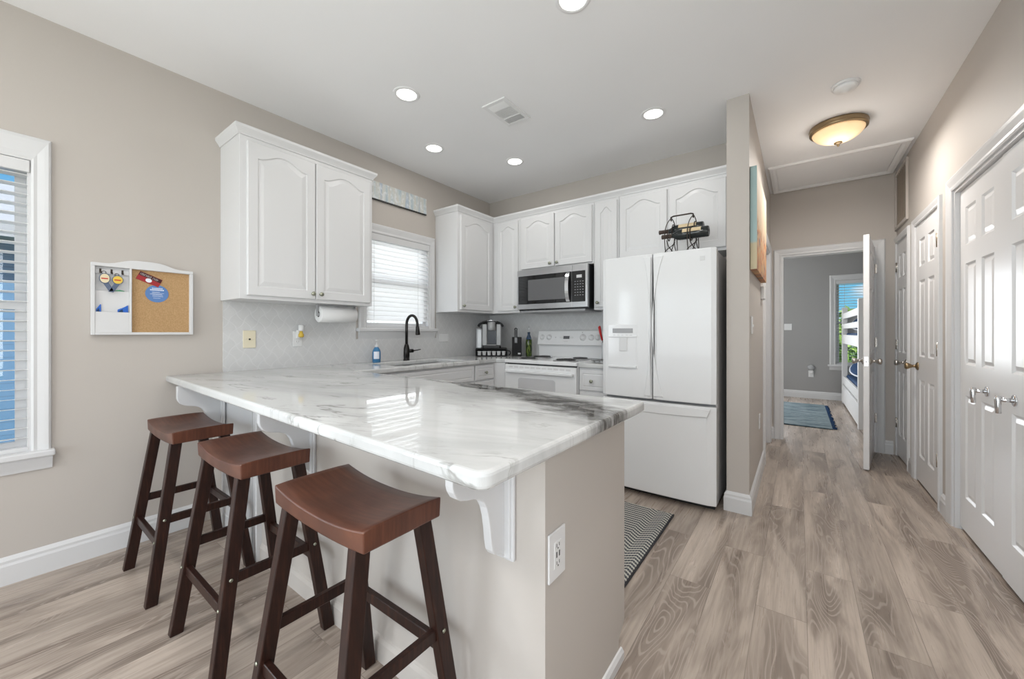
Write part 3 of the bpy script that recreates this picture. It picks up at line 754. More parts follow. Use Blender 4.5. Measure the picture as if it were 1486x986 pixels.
# duplex outlet helper and peninsula outlet
def plate(name, label, T, w=0.075, h=0.118, m='white', kind='duplex', cat='outlet'):
    e = tag(MB(T).box(-w / 2, 0, -h / 2, w / 2, 0.006, h / 2, 0.0025).build(name, m), label, cat)
    if kind == 'duplex':
        for dz in (0.021, -0.021):
            mb = MB(T); mb.box(-0.017, 0.005, dz - 0.015, 0.017, 0.0075, dz + 0.015, 0.001); f = mb.build('socket', m, e, False)
            mb = MB(T); mb.box(-0.008, 0.007, dz - 0.004, -0.0055, 0.0079, dz + 0.006); mb.box(0.0055, 0.007, dz - 0.004, 0.008, 0.0079, dz + 0.006); mb.cyl((0, 0.007, dz - 0.009), (0, 0.0079, dz - 0.009), 0.0025, 8); mb.build('slots', 'grey_plastic', f)
    if kind == 'usb':
        mb = MB(T); mb.box(-0.018, 0.005, -0.034, 0.018, 0.0075, 0.034, 0.001); f = mb.build('socket', m, e)
        mb = MB(T)
        for dz in (0.024, -0.022):
            mb.box(-0.008, 0.007, dz - 0.004, -0.0055, 0.0079, dz + 0.005); mb.box(0.0055, 0.007, dz - 0.004, 0.008, 0.0079, dz + 0.005); mb.cyl((0, 0.007, dz - 0.008), (0, 0.0079, dz - 0.008), 0.0025, 8)
        for dx in (-0.007, 0.007): mb.box(dx - 0.0025, 0.007, -0.007, dx + 0.0025, 0.0079, 0.008)
        mb.build('slots', 'gap', f)
    if kind in ('switch', 'switch2'):
        for dx in ((0,) if kind == 'switch' else (-0.023, 0.023)):
            mb = MB(T); mb.box(dx - 0.005, 0.005, -0.012, dx + 0.005, 0.014, 0.004, 0.001); mb.build('toggle', m, e)
    if kind == 'coax':
        mb = MB(T); mb.cyl((0, 0.005, 0), (0, 0.010, 0), 0.006, 10); mb.build('jack', 'gap', e)
        for dx in (-0.022, 0.022): MB(T).cyl((dx, 0.005, 0.0), (dx, 0.0075, 0.0), 0.003, 8).build('screw', 'ivory', e)
    return e
plate('wall_outlet', 'white outlet with charging ports on the end of the peninsula', frame((PX, 0.903, 0.597), (0, 1, 0), (1, 0, 0)), 0.086, 0.128, 'white', 'usb')
TW = lambda y, z, x=0.008: frame((x, y, z), (0, 1, 0), (1, 0, 0))
plate('wall_jack', 'ivory wall plate with a cable jack on the tile under the left cabinet', TW(1.053, 1.14), 0.076, 0.118, 'ivory', 'coax')
plate('wall_outlet', 'white outlet on the tile with an air freshener plugged in', TW(1.366, 1.138), 0.066, 0.114)
plate('wall_switch', 'white double switch plate on the tile right of the kitchen window', TW(2.84, 1.128), 0.128, 0.08, 'white', 'none', 'switch')
af = thing('air_freshener', 'white plug-in air freshener with amber oil under the left cabinet', 'air freshener', (0.02, 1.372, 1.16))
mb = MB(); mb.box(0.016, 1.352, 1.143, 0.034, 1.378, 1.205, 0.006); mb.lathe([(0.016, 1.196), (0.019, 1.202), (0.019, 1.236), (0.015, 1.242)], 18, Matrix.Translation((0.042, 1.378, 0))); mb.build('warmer', 'white', af)
mb = MB(); mb.lathe([(0.012, 1.150), (0.018, 1.154), (0.018, 1.172), (0.012, 1.182), (0.009, 1.196)], 18, Matrix.Translation((0.042, 1.378, 0))); mb.build('oil_bottle', 'amber', af)

# ================================================================== CABINETS
CROWN = [(0, -0.014), (0.006, -0.014), (0.008, -0.006), (0.014, 0.004), (0.024, 0.018), (0.028, 0.024), (0.029, 0.040), (0.0, 0.040)]
TB = lambda x, z, y=3.266: frame((x, y, z), (1, 0, 0), (0, -1, 0))
TLc = lambda y, z, x=0.334: frame((x, y, z), (0, 1, 0), (1, 0, 0))
c = thing('wall_cabinet', 'tall white wall cabinet with two arched doors above the paper towel roll', 'cabinet', (0, 1.34, 1.39))
mb = MB(); mb.box(0.0, 0.893, 1.39, 0.315, 1.788, 2.39, 0.002); mb.build('body', 'cab', c)
mb = MB(); mb.sweep([(a, b + 2.39) for a, b in CROWN], [(0.0, 0.893), (0.315, 0.893), (0.315, 1.788), (0.0, 1.788)]); mb.box(0, 0.893, 2.39, 0.315, 1.788, 2.43); mb.build('crown_moulding', 'cab', c)
cab_door(c, TLc(0.930, 1.413), 0.408, 0.935, (0.385, 0.036), 0.05)
cab_door(c, TLc(1.344, 1.413), 0.418, 0.935, (0.026, 0.036), 0.05)

c = thing('wall_cabinet', 'white wall cabinet with one arched door right of the kitchen window', 'cabinet', (0, 3.0, 1.39))
mb = MB(); mb.box(0.0, 2.733, 1.39, 0.315, 3.284, 2.39, 0.002); mb.build('body', 'cab', c)
cab_door(c, TLc(2.765, 1.413), 0.478, 0.935, (0.026, 0.036), 0.055)
c = thing('wall_cabinet', 'narrow white corner wall cabinet with an arched door above the coffee maker', 'cabinet', (0.45, 3.45, 1.39))
mb = MB(); mb.box(0.0, 3.286, 1.39, 0.672, 3.588, 2.39, 0.002); mb.build('body', 'cab', c)
cab_door(c, TB(0.388, 1.413), 0.270, 0.935, (0.246, 0.036), 0.04, 0.045)
c = thing('wall_cabinet', 'short white wall cabinet with two arched doors over the microwave', 'cabinet', (1.08, 3.45, 1.82))
mb = MB(); mb.box(0.674, 3.286, 1.815, 1.497, 3.588, 2.39, 0.002); mb.build('body', 'cab', c)
cab_door(c, TB(0.702, 1.830), 0.386, 0.518, (0.348, 0.030), 0.050)
cab_door(c, TB(1.098, 1.830), 0.386, 0.518, (0.030, 0.030), 0.050)
c = thing('wall_cabinet', 'very narrow full height white wall cabinet between the microwave and the refrigerator', 'cabinet', (1.62, 3.45, 1.39))
mb = MB(); mb.box(1.499, 3.286, 1.39, 1.735, 3.588, 2.39, 0.002); mb.build('body', 'cab', c)
cab_door(c, TB(1.517, 1.413), 0.205, 0.935, (0.028, 0.040), 0.045, 0.05)
c = thing('wall_cabinet', 'wide white wall cabinet with two arched doors over the refrigerator', 'cabinet', (2.17, 3.45, 1.82))
mb = MB(); mb.box(1.737, 3.286, 1.805, 2.608, 3.588, 2.39, 0.002); mb.build('body', 'cab', c)
cab_door(c, TB(1.745, 1.828), 0.395, 0.520, None, 0.055)
cab_door(c, TB(2.155, 1.828), 0.410, 0.520, None, 0.055)
mb = MB(); mb.sweep([(a, b + 2.39) for a, b in CROWN], [(0.0, 2.733), (0.315, 2.733), (0.315, 3.286), (2.608, 3.286)])
mb.box(0.0, 2.733, 2.391, 0.315, 3.588, 2.43); mb.box(0.315, 3.286, 2.391, 2.608, 3.588, 2.43)
tag(mb.build('crown_moulding', 'cab'), 'white crown moulding running along the tops of the cabinets in the far corner', 'moulding')

def flat_front(parent, T, w, h, knob, name='drawer'):
    mb = MB(T); panels(mb, w, h, 0.019, [0.03, w - 0.03], [0.028, h - 0.028], 0, d=(0.003, 0.006, 0.014), depth=0.003, lift=0.0); d = mb.build(name, 'cab', parent)
    if knob:
        mb = MB(T @ axis_T((knob[0], 0, knob[1]), (0, 1, 0))); mb.lathe(KNOB, 18); mb.build('knob', 'pewter', d)
c = thing('base_cabinet', 'white sink base cabinet under the kitchen window, behind the peninsula', 'cabinet', (0.3, 2.06, 0))
mb = MB(); mb.box(0.56, 1.46, 0.1, 0.595, 2.654, 0.892); mb.box(0.02, 1.46, 0.1, 0.56, 1.48, 0.892); mb.box(0.02, 2.634, 0.1, 0.56, 2.654, 0.892); mb.box(0.02, 1.46, 0.0, 0.54, 2.654, 0.12); mb.build('body', 'cab', c)
flat_front(c, TLc(1.70, 0.742, 0.614), 0.945, 0.138, None, 'false_front')
cab_door(c, TLc(1.70, 0.14, 0.614), 0.465, 0.585, (0.43, 0.54)); cab_door(c, TLc(2.175, 0.14, 0.614), 0.465, 0.585, (0.03, 0.54))
c = thing('base_cabinet', 'narrow white base cabinet with a drawer beside the left of the range', 'cabinet', (0.3, 2.79, 0))
mb = MB(); mb.box(0.02, 2.656, 0.1, 0.595, 2.94, 0.892); mb.box(0.02, 2.656, 0.0, 0.54, 2.94, 0.1); mb.build('body', 'cab', c)
mb = MB(); mb.box(0.595, 2.94, 0.0, 0.742, 2.968, 0.892); mb.build('filler_panel', 'cab', c)
flat_front(c, TLc(2.664, 0.742, 0.614), 0.268, 0.138, (0.134, 0.066))
cab_door(c, TLc(2.664, 0.14, 0.614), 0.268, 0.585, (0.03, 0.54), 0.035)
c = thing('base_cabinet', 'narrow white base cabinet with one drawer between the range and the refrigerator', 'cabinet', (1.64, 3.25, 0))
mb = MB(); mb.box(1.512, 2.97, 0.1, 1.776, 3.59, 0.892); mb.box(1.512, 3.03, 0.0, 1.776, 3.59, 0.1); mb.build('body', 'cab', c)
flat_front(c, TB(1.518, 0.705, 2.951), 0.254, 0.170, (0.115, 0.080)); cab_door(c, TB(1.518, 0.13, 2.951), 0.254, 0.56, (0.03, 0.52), 0.035)

# ---- sink and faucet
sk = thing('kitchen_sink', 'steel undermount sink let into the worktop below the window', 'sink', (0.35, 2.23, 0.72))
mb = MB(); a0, a1, b0, b1, zb = 0.166, 0.534, 1.856, 2.604, 0.70
for q in ((a0, b0, zb, a1, b1, zb + 0.004), (a0, b0, zb, a0 + 0.004, b1, 0.892), (a1 - 0.004, b0, zb, a1, b1, 0.892), (a0, b0, zb, a1, b0 + 0.004, 0.892), (a0, b1 - 0.004, zb, a1, b1, 0.892)): mb.box(*q)
mb.build('basin', 'steel', sk); mb = MB(); mb.lathe([(0.045, zb + 0.004), (0.045, zb + 0.008), (0.02, zb + 0.006)], 20, Matrix.Translation((0.35, 2.23, 0))); mb.build('drain', 'chrome', sk)
f = thing('faucet', 'black gooseneck pull-down faucet in front of the window', 'faucet', (0.10, 2.29, 0.93))
mb = MB(); mb.lathe([(0.029, 0), (0.029, 0.006), (0.026, 0.012), (0.026, 0.03), (0.0275, 0.034), (0.0275, 0.075), (0.026, 0.11), (0.020, 0.135), (0.014, 0.15)], 24); mb.build('body', 'bronze', f, True)
mb = MB(); pts = [(0, 0, 0.14), (0, 0, 0.30)] + [(0.068 - 0.068 * math.cos(q), 0.012 * (1 - math.cos(q)) / 2, 0.325 + 0.085 * math.sin(q)) for q in [math.pi * k / 14 for k in range(15)]] + [(0.138, 0.012, 0.30)]
mb.tube(pts, 0.0125, 14); mb.build('spout', 'bronze', f, True)
mb = MB(); mb.lathe([(0.014, 0), (0.016, 0.01), (0.019, 0.05), (0.021, 0.075), (0.018, 0.08)], 18, axis_T((0.137, 0.012, 0.312), (0.08, 0, -1))); mb.build('spray_head', 'bronze', f, True)
mb = MB(); mb.cyl((0.0, 0.018, 0.085), (0.012, 0.066, 0.085), 0.0165, 16); mb.tube([(0.011, 0.062, 0.085), (0.016, 0.10, 0.088), (0.022, 0.145, 0.095)], [0.006, 0.0045, 0.005], 8); mb.build('handle', 'bronze', f, True)
sp = thing('soap_bottle', 'clear hand soap bottle of blue liquid with a white pump on the worktop', 'soap bottle', (0.085, 1.985, 0.93))
mb = MB(); mb.lathe([(0.030, 0), (0.034, 0.004), (0.034, 0.085), (0.030, 0.105), (0.016, 0.128), (0.012, 0.132)], 24); b = mb.build('bottle', 'blue_soap', sp, True); b['label'] = 'blue soap showing through the bottle'
mb = MB(); mb.lathe([(0.0145, 0.128), (0.0145, 0.148), (0.006, 0.150), (0.006, 0.180), (0.012, 0.182), (0.012, 0.192), (0.004, 0.193)], 16); mb.tube([(0, 0, 0.187), (0.02, -0.02, 0.187), (0.030, -0.030, 0.182)], 0.0045, 8); mb.build('pump', 'white', sp, True)
mb = MB()
for k in range(9):
    q0, q1 = R(-75 + k * 9), R(-66 + k * 9); mb.add([(0.0347 * math.cos(q), 0.0347 * math.sin(q), z) for q, z in ((q0, 0.03), (q1, 0.03), (q1, 0.092), (q0, 0.092))], [(0, 1, 2, 3)])
mb.build('paper_label', 'pale_print', sp, True)

# ---- paper towel
p = thing('paper_towel_roll', 'white paper towel roll hanging under the left wall cabinet', 'paper towel', (0.20, 1.59, 1.32))
mb = MB(); T = axis_T((0.20, 1.425, 1.318), (0, 1, 0))
mb.lathe([(0.021, 0.0), (0.055, 0.0), (0.058, 0.003), (0.058, 0.277), (0.055, 0.28), (0.021, 0.28)], 32, T, cap=False); mb.build('roll', 'paper', p)
mb = MB(); mb.lathe([(0.0205, 0.001), (0.0205, 0.279), (0.018, 0.279), (0.018, 0.001)], 24, T, cap=False); mb.build('core', 'foil', p)
mb = MB(); mb.cyl((0.20, 1.418, 1.318), (0.20, 1.713, 1.318), 0.0125, 14)
for y in (1.414, 1.708): mb.box(0.188, y, 1.305, 0.212, y + 0.006, 1.388, 0.002)
mb.box(0.185, 1.414, 1.384, 0.215, 1.714, 1.389); mb.build('holder', 'grey_plastic', p)

# ---- blinds
def blind(name, label, T, w, h, tilt, pitch=0.047, depth=0.05, cords=(0.14, 0.86), off=-0.022):
    e = thing(name, label, 'blind', tuple(T @ Vector((w / 2, off, h))))
    mb = MB(T); mb.box(0.004, off - 0.028, h - 0.06, w - 0.004, off + 0.034, h - 0.003, 0.003); mb.build('headrail', 'trim', e)
    mb = MB(T); n = int((h - 0.085) / pitch)
    for k in range(n):
        z = h - 0.075 - k * pitch
        mb.box(0.008, -depth / 2, -0.0013, w - 0.008, depth / 2, 0.0013, T=Matrix.Translation((0, off, z)) @ Matrix.Rotation(tilt, 4, 'X'))
    mb.build('slats', 'slat', e)
    mb = MB(T); mb.box(0.008, off - 0.025, 0.004, w - 0.008, off + 0.025, 0.022, 0.002); mb.build('bottom_rail', 'trim', e)
    for q in cords:
        for dy in (-depth / 2, depth / 2): MB(T).box(q * w - 0.001, off + dy - 0.0008, 0.01, q * w + 0.001, off + dy + 0.0008, h - 0.03).build('ladder_cord', 'lightgrey', e)
    return e
blind('window_blind', 'white slatted blind in the big window at the left edge', TL(W1[0], W1[2]), W1[1] - W1[0], W1[3] - W1[2], R(6), cords=(0.12, 0.88))
blind('window_blind', 'white slatted blind in the small window behind the faucet', TL(W2[0], W2[2]), W2[1] - W2[0], W2[3] - W2[2], R(-57), 0.042, cords=(0.12, 0.80))
blind('window_blind', 'white slatted blind in the bedroom window behind the bunk bed', frame((W3[0], 8.8, W3[2]), (1, 0, 0), (0, -1, 0)), W3[1] - W3[0], W3[3] - W3[2], R(4))

# ================================================================== APPLIANCES
# ---- range
rg = thing('electric_range', 'white freestanding electric coil range under the microwave', 'range', (1.125, 3.25, 0))
X0, X1 = 0.745, 1.505
mb = MB(); mb.box(X0, 2.965, 0.06, X1, 3.585, 0.905, 0.004); mb.build('body', 'appl', rg)
mb = MB(); mb.box(X0 + 0.02, 3.0, 0, X1 - 0.02, 3.55, 0.06); mb.build('plinth', 'gap', rg)
mb = MB(); mb.box(X0, 2.925, 0.900, X1, 3.585, 0.932, 0.008, 3); mb.build('cooktop', 'appl', rg)
mb = MB(); mb.box(X0 + 0.012, 2.958, 0.888, X1 - 0.012, 2.966, 0.902); mb.build('shadow_gap', 'gap', rg)
mb = MB(); mb.box(X0 + 0.004, 2.928, 0.27, X1 - 0.004, 2.963, 0.886, 0.008, 3); d = mb.build('oven_door', 'appl', rg)
mb = MB(); mb.prism([(X0 + 0.02, 0), (X1 - 0.02, 0), (X1 - 0.03, 0.034), (X0 + 0.03, 0.034)], 0.812, 0.838, 0.006, Matrix(((1, 0, 0, 0), (0, -1, 0, 2.930), (0, 0, 1, 0), (0, 0, 0, 1)))); mb.build('handle', 'appl', d)
for k in range(11): MB().box(X0 + 0.055 + k * 0.0605, 2.9265, 0.856, X0 + 0.055 + k * 0.0605 + 0.044, 2.929, 0.872).build('vent_slot', 'lightgrey', d)
mb = MB()
def rrect(x0, z0, x1, z1, r, n=5):
    return [(cx + r * math.cos(q), cz + r * math.sin(q)) for cx, cz, s0 in ((x1 - r, z1 - r, 0), (x0 + r, z1 - r, 90), (x0 + r, z0 + r, 180), (x1 - r, z0 + r, 270)) for q in [R(s0 + 90 * k / n) for k in range(n + 1)]]
FX = lambda y: Matrix(((1, 0, 0, 0), (0, 0, -1, y), (0, 1, 0, 0), (0, 0, 0, 1)))   # polygon in x,z extruded towards -y
mb.prism(rrect(0.905, 0.50, 1.30, 0.768, 0.025), 0, 0.0025, 0, FX(2.9285)); mb.build('door_window', 'oven_glass', d)
mb = MB(); mb.box(X0 + 0.004, 2.932, 0.065, X1 - 0.004, 2.963, 0.262, 0.006); mb.build('drawer', 'appl', rg)
# console
mb = MB(); mb.prism([(3.588, 0.932), (3.588, 1.205), (3.545, 1.207), (3.530, 1.200), (3.505, 1.075), (3.500, 1.060), (3.530, 1.050), (3.535, 0.932)], X0, X1, 0.006, Matrix(((0, 0, 1, 0), (1, 0, 0, 0), (0, 1, 0, 0), (0, 0, 0, 1)))); cn = mb.build('console', 'appl', rg)
mb = MB(); mb.box(X0 + 0.012, 3.502, 1.053, X1 - 0.012, 3.536, 1.057); mb.build('console_seam', 'lightgrey', cn)
def onface(z, off=0.0): return 3.505 + (z - 1.075) * 0.2 - off
for x in (0.80, 0.885, 1.365, 1.435):
    mb = MB(axis_T((x, onface(1.135), 1.135), (0, -1, 0.2))); mb.lathe([(0.030, 0), (0.030, 0.003), (0.022, 0.005), (0.020, 0.018), (0.018, 0.020)], 22); mb.box(-0.004, -0.019, 0.018, 0.004, 0.019, 0.026, 0.002); mb.build('control_knob', 'appl', cn)
mb = MB(axis_T((1.275, onface(1.135), 1.135), (0, -1, 0.2))); mb.lathe([(0.034, 0), (0.034, 0.003), (0.024, 0.005), (0.022, 0.020), (0.020, 0.022)], 22); mb.box(-0.005, -0.021, 0.020, 0.005, 0.021, 0.030, 0.002); mb.build('oven_knob', 'appl', cn)
Tc = Matrix(((1, 0, 0, 0), (0, -0.98, 0.196, 3.505), (0, 0.196, 0.98, 1.075), (0, 0, 0, 1)))
mb = MB(Tc); mb.box(1.055, 0.0, 0.045, 1.125, 0.002, 0.075); mb.build('clock_display', 'lcd', cn)
for x in (1.02, 1.04, 1.14, 1.16): MB(Tc).box(x - 0.006, 0, 0.05, x + 0.006, 0.002, 0.068, 0.001).build('button', 'lightgrey', cn)
MB(Tc).box(1.06, 0, 0.016, 1.11, 0.0012, 0.022).build('badge', 'lightgrey', cn)
MB(Tc).cyl((0.965, 0, 0.06), (0.965, 0.003, 0.06), 0.004, 10).build('indicator_light', 'grey_plastic', cn)
MB(Tc).cyl((1.265, 0, 0.112), (1.265, 0.003, 0.112), 0.004, 10).build('indicator_light', 'grey_plastic', cn)
for x, y, r in ((0.925, 3.07, 0.078), (0.90, 3.36, 0.098), (1.325, 3.08, 0.098), (1.325, 3.36, 0.078)):
    mb = MB(Matrix.Translation((x, y, 0.932))); mb.lathe([(r + 0.018, 0), (r + 0.018, 0.003), (r + 0.008, 0.005), (r, 0.002), (0.03, 0.0015)], 32); q = mb.build('burner', 'steel', rg)
    mb = MB(Matrix.Translation((x, y, 0.932))); n = 90
    mb.tube([((0.018 + (r - 0.022) * k / n) * math.cos(8 * math.pi * k / n), (0.018 + (r - 0.022) * k / n) * math.sin(8 * math.pi * k / n), 0.011) for k in range(n + 1)], 0.0045, 6); mb.build('heating_coil', 'coil', q)

# ---- microwave
mw = thing('microwave', 'stainless steel over-the-range microwave with a black glass door', 'microwave', (1.09, 3.4, 1.39))
x0, x1, z0, z1, fy = 0.705, 1.478, 1.415, 1.808, 3.19
mb = MB(); mb.box(x0 + 0.002, 3.225, z0 - 0.012, x1 - 0.002, 3.586, z1, 0.003); mb.build('body', 'black', mw)
mb = MB(); mb.box(x0 + 0.03, 3.21, z0 - 0.032, x1 - 0.03, 3.56, z0 - 0.012, 0.004); mb.build('vent_base', 'grey_plastic', mw)
xs = 1.322
mb = MB(); mb.box(x0, fy, z0, xs, 3.224, z1, 0.003); d = mb.build('door', 'steel', mw)
mb = MB(); mb.prism(rrect(x0 + 0.017, z0 + 0.050, xs - 0.001, z1 - 0.062, 0.004, 2), 0, 0.003, 0, FX(fy)); mb.build('door_glass', 'black_glass', d)
mb = MB(); mb.box(0.84, fy - 0.0036, z0 + 0.085, 1.255, fy - 0.0030, z1 - 0.105); mb.build('window_screen', 'lcd', d)
mb = MB()
hp = [(1.285, fy - 0.002 - 0.035 * math.sin(math.pi * k / 14) ** 0.6, z0 + 0.055 + (z1 - z0 - 0.122) * k / 14) for k in range(15)]
for a, b in zip(hp, hp[1:]): mb.add([(a[0] - 0.018, a[1], a[2]), (a[0] + 0.018, a[1], a[2]), (b[0] + 0.018, b[1], b[2]), (b[0] - 0.018, b[1], b[2]), (a[0] - 0.014, a[1] + 0.009, a[2]), (a[0] + 0.014, a[1] + 0.009, a[2]), (b[0] + 0.014, b[1] + 0.009, b[2]), (b[0] - 0.014, b[1] + 0.009, b[2])], [(0, 1, 2, 3), (4, 7, 6, 5), (0, 4, 5, 1), (1, 5, 6, 2), (2, 6, 7, 3), (3, 7, 4, 0)])
mb.build('handle', 'chrome', d)
mb = MB(); mb.box(xs + 0.002, fy, z0, x1, 3.224, z1, 0.003); d = mb.build('control_panel', 'steel', mw)
mb = MB(); mb.prism(rrect(xs + 0.003, z0 + 0.050, x1 - 0.020, z1 - 0.062, 0.004, 2), 0, 0.003, 0, FX(fy)); mb.build('panel_glass', 'black_glass', d)
mb = MB(); mb.box(1.372, fy - 0.0042, z1 - 0.125, 1.425, fy - 0.0028, z1 - 0.098); mb.build('display', 'lightgrey', d)
for r_ in range(6):
    for q in range(4): MB().box(1.352 + q * 0.026, fy - 0.0036, z1 - 0.160 - r_ * 0.025, 1.352 + q * 0.026 + 0.012, fy - 0.0028, z1 - 0.155 - r_ * 0.025).build('button', 'grey_plastic', d)

# ---- refrigerator
fr = thing('refrigerator', 'white french door refrigerator with a water dispenser and bottom freezer drawer', 'refrigerator', (2.175, 3.2, 0))
x0, x1, xm, fy = 1.785, 2.567, 2.163, 2.80
mb = MB(); mb.box(x0 + 0.006, 2.885, 0.03, x1 - 0.006, 3.56, 1.735, 0.004); mb.build('cabinet', 'appl_side', fr)
mb = MB(); mb.box(x0 + 0.02, 2.89, 0.0, x1 - 0.02, 3.5, 0.03); mb.build('base_grille', 'gap', fr)
mb = MB(); mb.box(x0 + 0.012, 2.872, 0.05, x1 - 0.012, 2.886, 1.73); mb.build('door_gasket', 'grey_plastic', fr)
def bowed(mb, a, b, z0, z1, bow=0.012, dep=0.072):
    n = 14; pts = []
    for k in range(n + 1):
        s = k / n; xx = a + (b - a) * s; q = (xx - x0) / (x1 - x0) * 2 - 1
        yy = fy + bow * q * q
        e_ = min(s, 1 - s) * (b - a)
        if e_ < 0.012: yy += 0.012 - math.sqrt(max(0, 0.012 ** 2 - (0.012 - e_) ** 2))
        pts.append((xx, yy))
    # sharpen the rounded vertical edges
    ins = lambda xx, yy: (xx, yy)
    poly = pts + [(b, fy + dep), (a, fy + dep)]
    mb.prism(poly, z0, z1, 0.006)
mb = MB(); bowed(mb, x0, xm - 0.004, 0.712, 1.745); ld = mb.build('left_door', 'appl', fr)
mb = MB(); bowed(mb, xm + 0.004, x1, 0.712, 1.745); rd = mb.build('right_door', 'appl', fr)
mb = MB(); bowed(mb, x0, x1, 0.045, 0.694); fd = mb.build('freezer_drawer', 'appl', fr)
def lens(pts, name, par):
    mb = MB(); mb.prism(pts, 0, 0.012, 0.004, FX(fy + 0.004)); return mb.build(name, 'appl', par)
cur = [(2.240 - 0.072 * math.sin(math.pi * min(1, k / 15)) ** 0.8, 0.735 + 0.985 * k / 15) for k in range(16)]
lens([(xm + 0.008, 0.735)] + cur + [(xm + 0.008, 1.72)], 'handle', rd)
cur = [(2.105 + 0.046 * math.sin(math.pi * k / 15) ** 0.8, 0.735 + 0.985 * k / 15) for k in range(16)]
lens([(xm - 0.008, 1.72)] + cur[::-1] + [(xm - 0.008, 0.735)], 'handle', ld)
mb = MB(); mb.prism([(x0 + 0.03, 0.682), (x1 - 0.03, 0.682), (x1 - 0.05, 0.628)] + [(x1 - 0.05 - (x1 - x0 - 0.10) * k / 12, 0.628 - 0.012 * math.sin(math.pi * k / 12)) for k in range(1, 12)] + [(x0 + 0.05, 0.628)], 0, 0.012, 0.004, FX(fy + 0.006)); mb.build('handle', 'appl', fd)
# dispenser
mb = MB(); dpz = (0.922, 1.245); dx = (1.835, 2.062)
mb.prism(rrect(dx[0], dpz[0], dx[1], dpz[1], 0.012), 0, 0.006, 0.002, FX(fy + 0.006)); ds = mb.build('water_dispenser', 'appl', ld)
mb = MB(); mb.prism([(dx[0] + 0.01, 0.93), (dx[1] - 0.01, 0.93), (dx[1] - 0.01, 1.150), (dx[0] + 0.01, 1.150)], 0, 0.002, 0, FX(fy + 0.0002)); mb.build('recess_panel', 'appl', ds)
mb = MB(); mb.prism([(dx[0] + 0.008, 0.926), (dx[1] - 0.008, 0.926), (dx[1] - 0.008, 0.942), (dx[0] + 0.008, 0.942)], 0, 0.014, 0.003, FX(fy)); mb.prism([(dx[0] + 0.008, 1.150), (dx[1] - 0.008, 1.150), (dx[1] - 0.008, 1.160), (dx[0] + 0.008, 1.160)], 0, 0.010, 0.003, FX(fy)); mb.build('drip_tray', 'appl', ds)
mb = MB(); mb.box(1.872, fy - 0.003, 1.182, 2.025, fy + 0.0005, 1.216, 0.001); mb.build('display', 'grey_plastic', ds)
for k in range(5): MB().box(1.876 + k * 0.032, fy - 0.002, 1.163, 1.892 + k * 0.032, fy + 0.0005, 1.170).build('button', 'lightgrey', ds)
mb = MB(); mb.box(1.925, fy - 0.008, 1.048, 1.985, fy - 0.0018, 1.150, 0.003); mb.build('paddle', 'lightgrey', ds)
mb = MB(); mb.box(2.472, fy + 0.0045, 1.662, 2.502, fy + 0.008, 1.692, 0.001); mb.build('badge', 'lightgrey', rd)
for x in (x0 + 0.06, x1 - 0.06): MB().box(x - 0.05, 2.876, 1.735, x + 0.05, 2.95, 1.752, 0.004).build('hinge_cover', 'grey_plastic', fr)

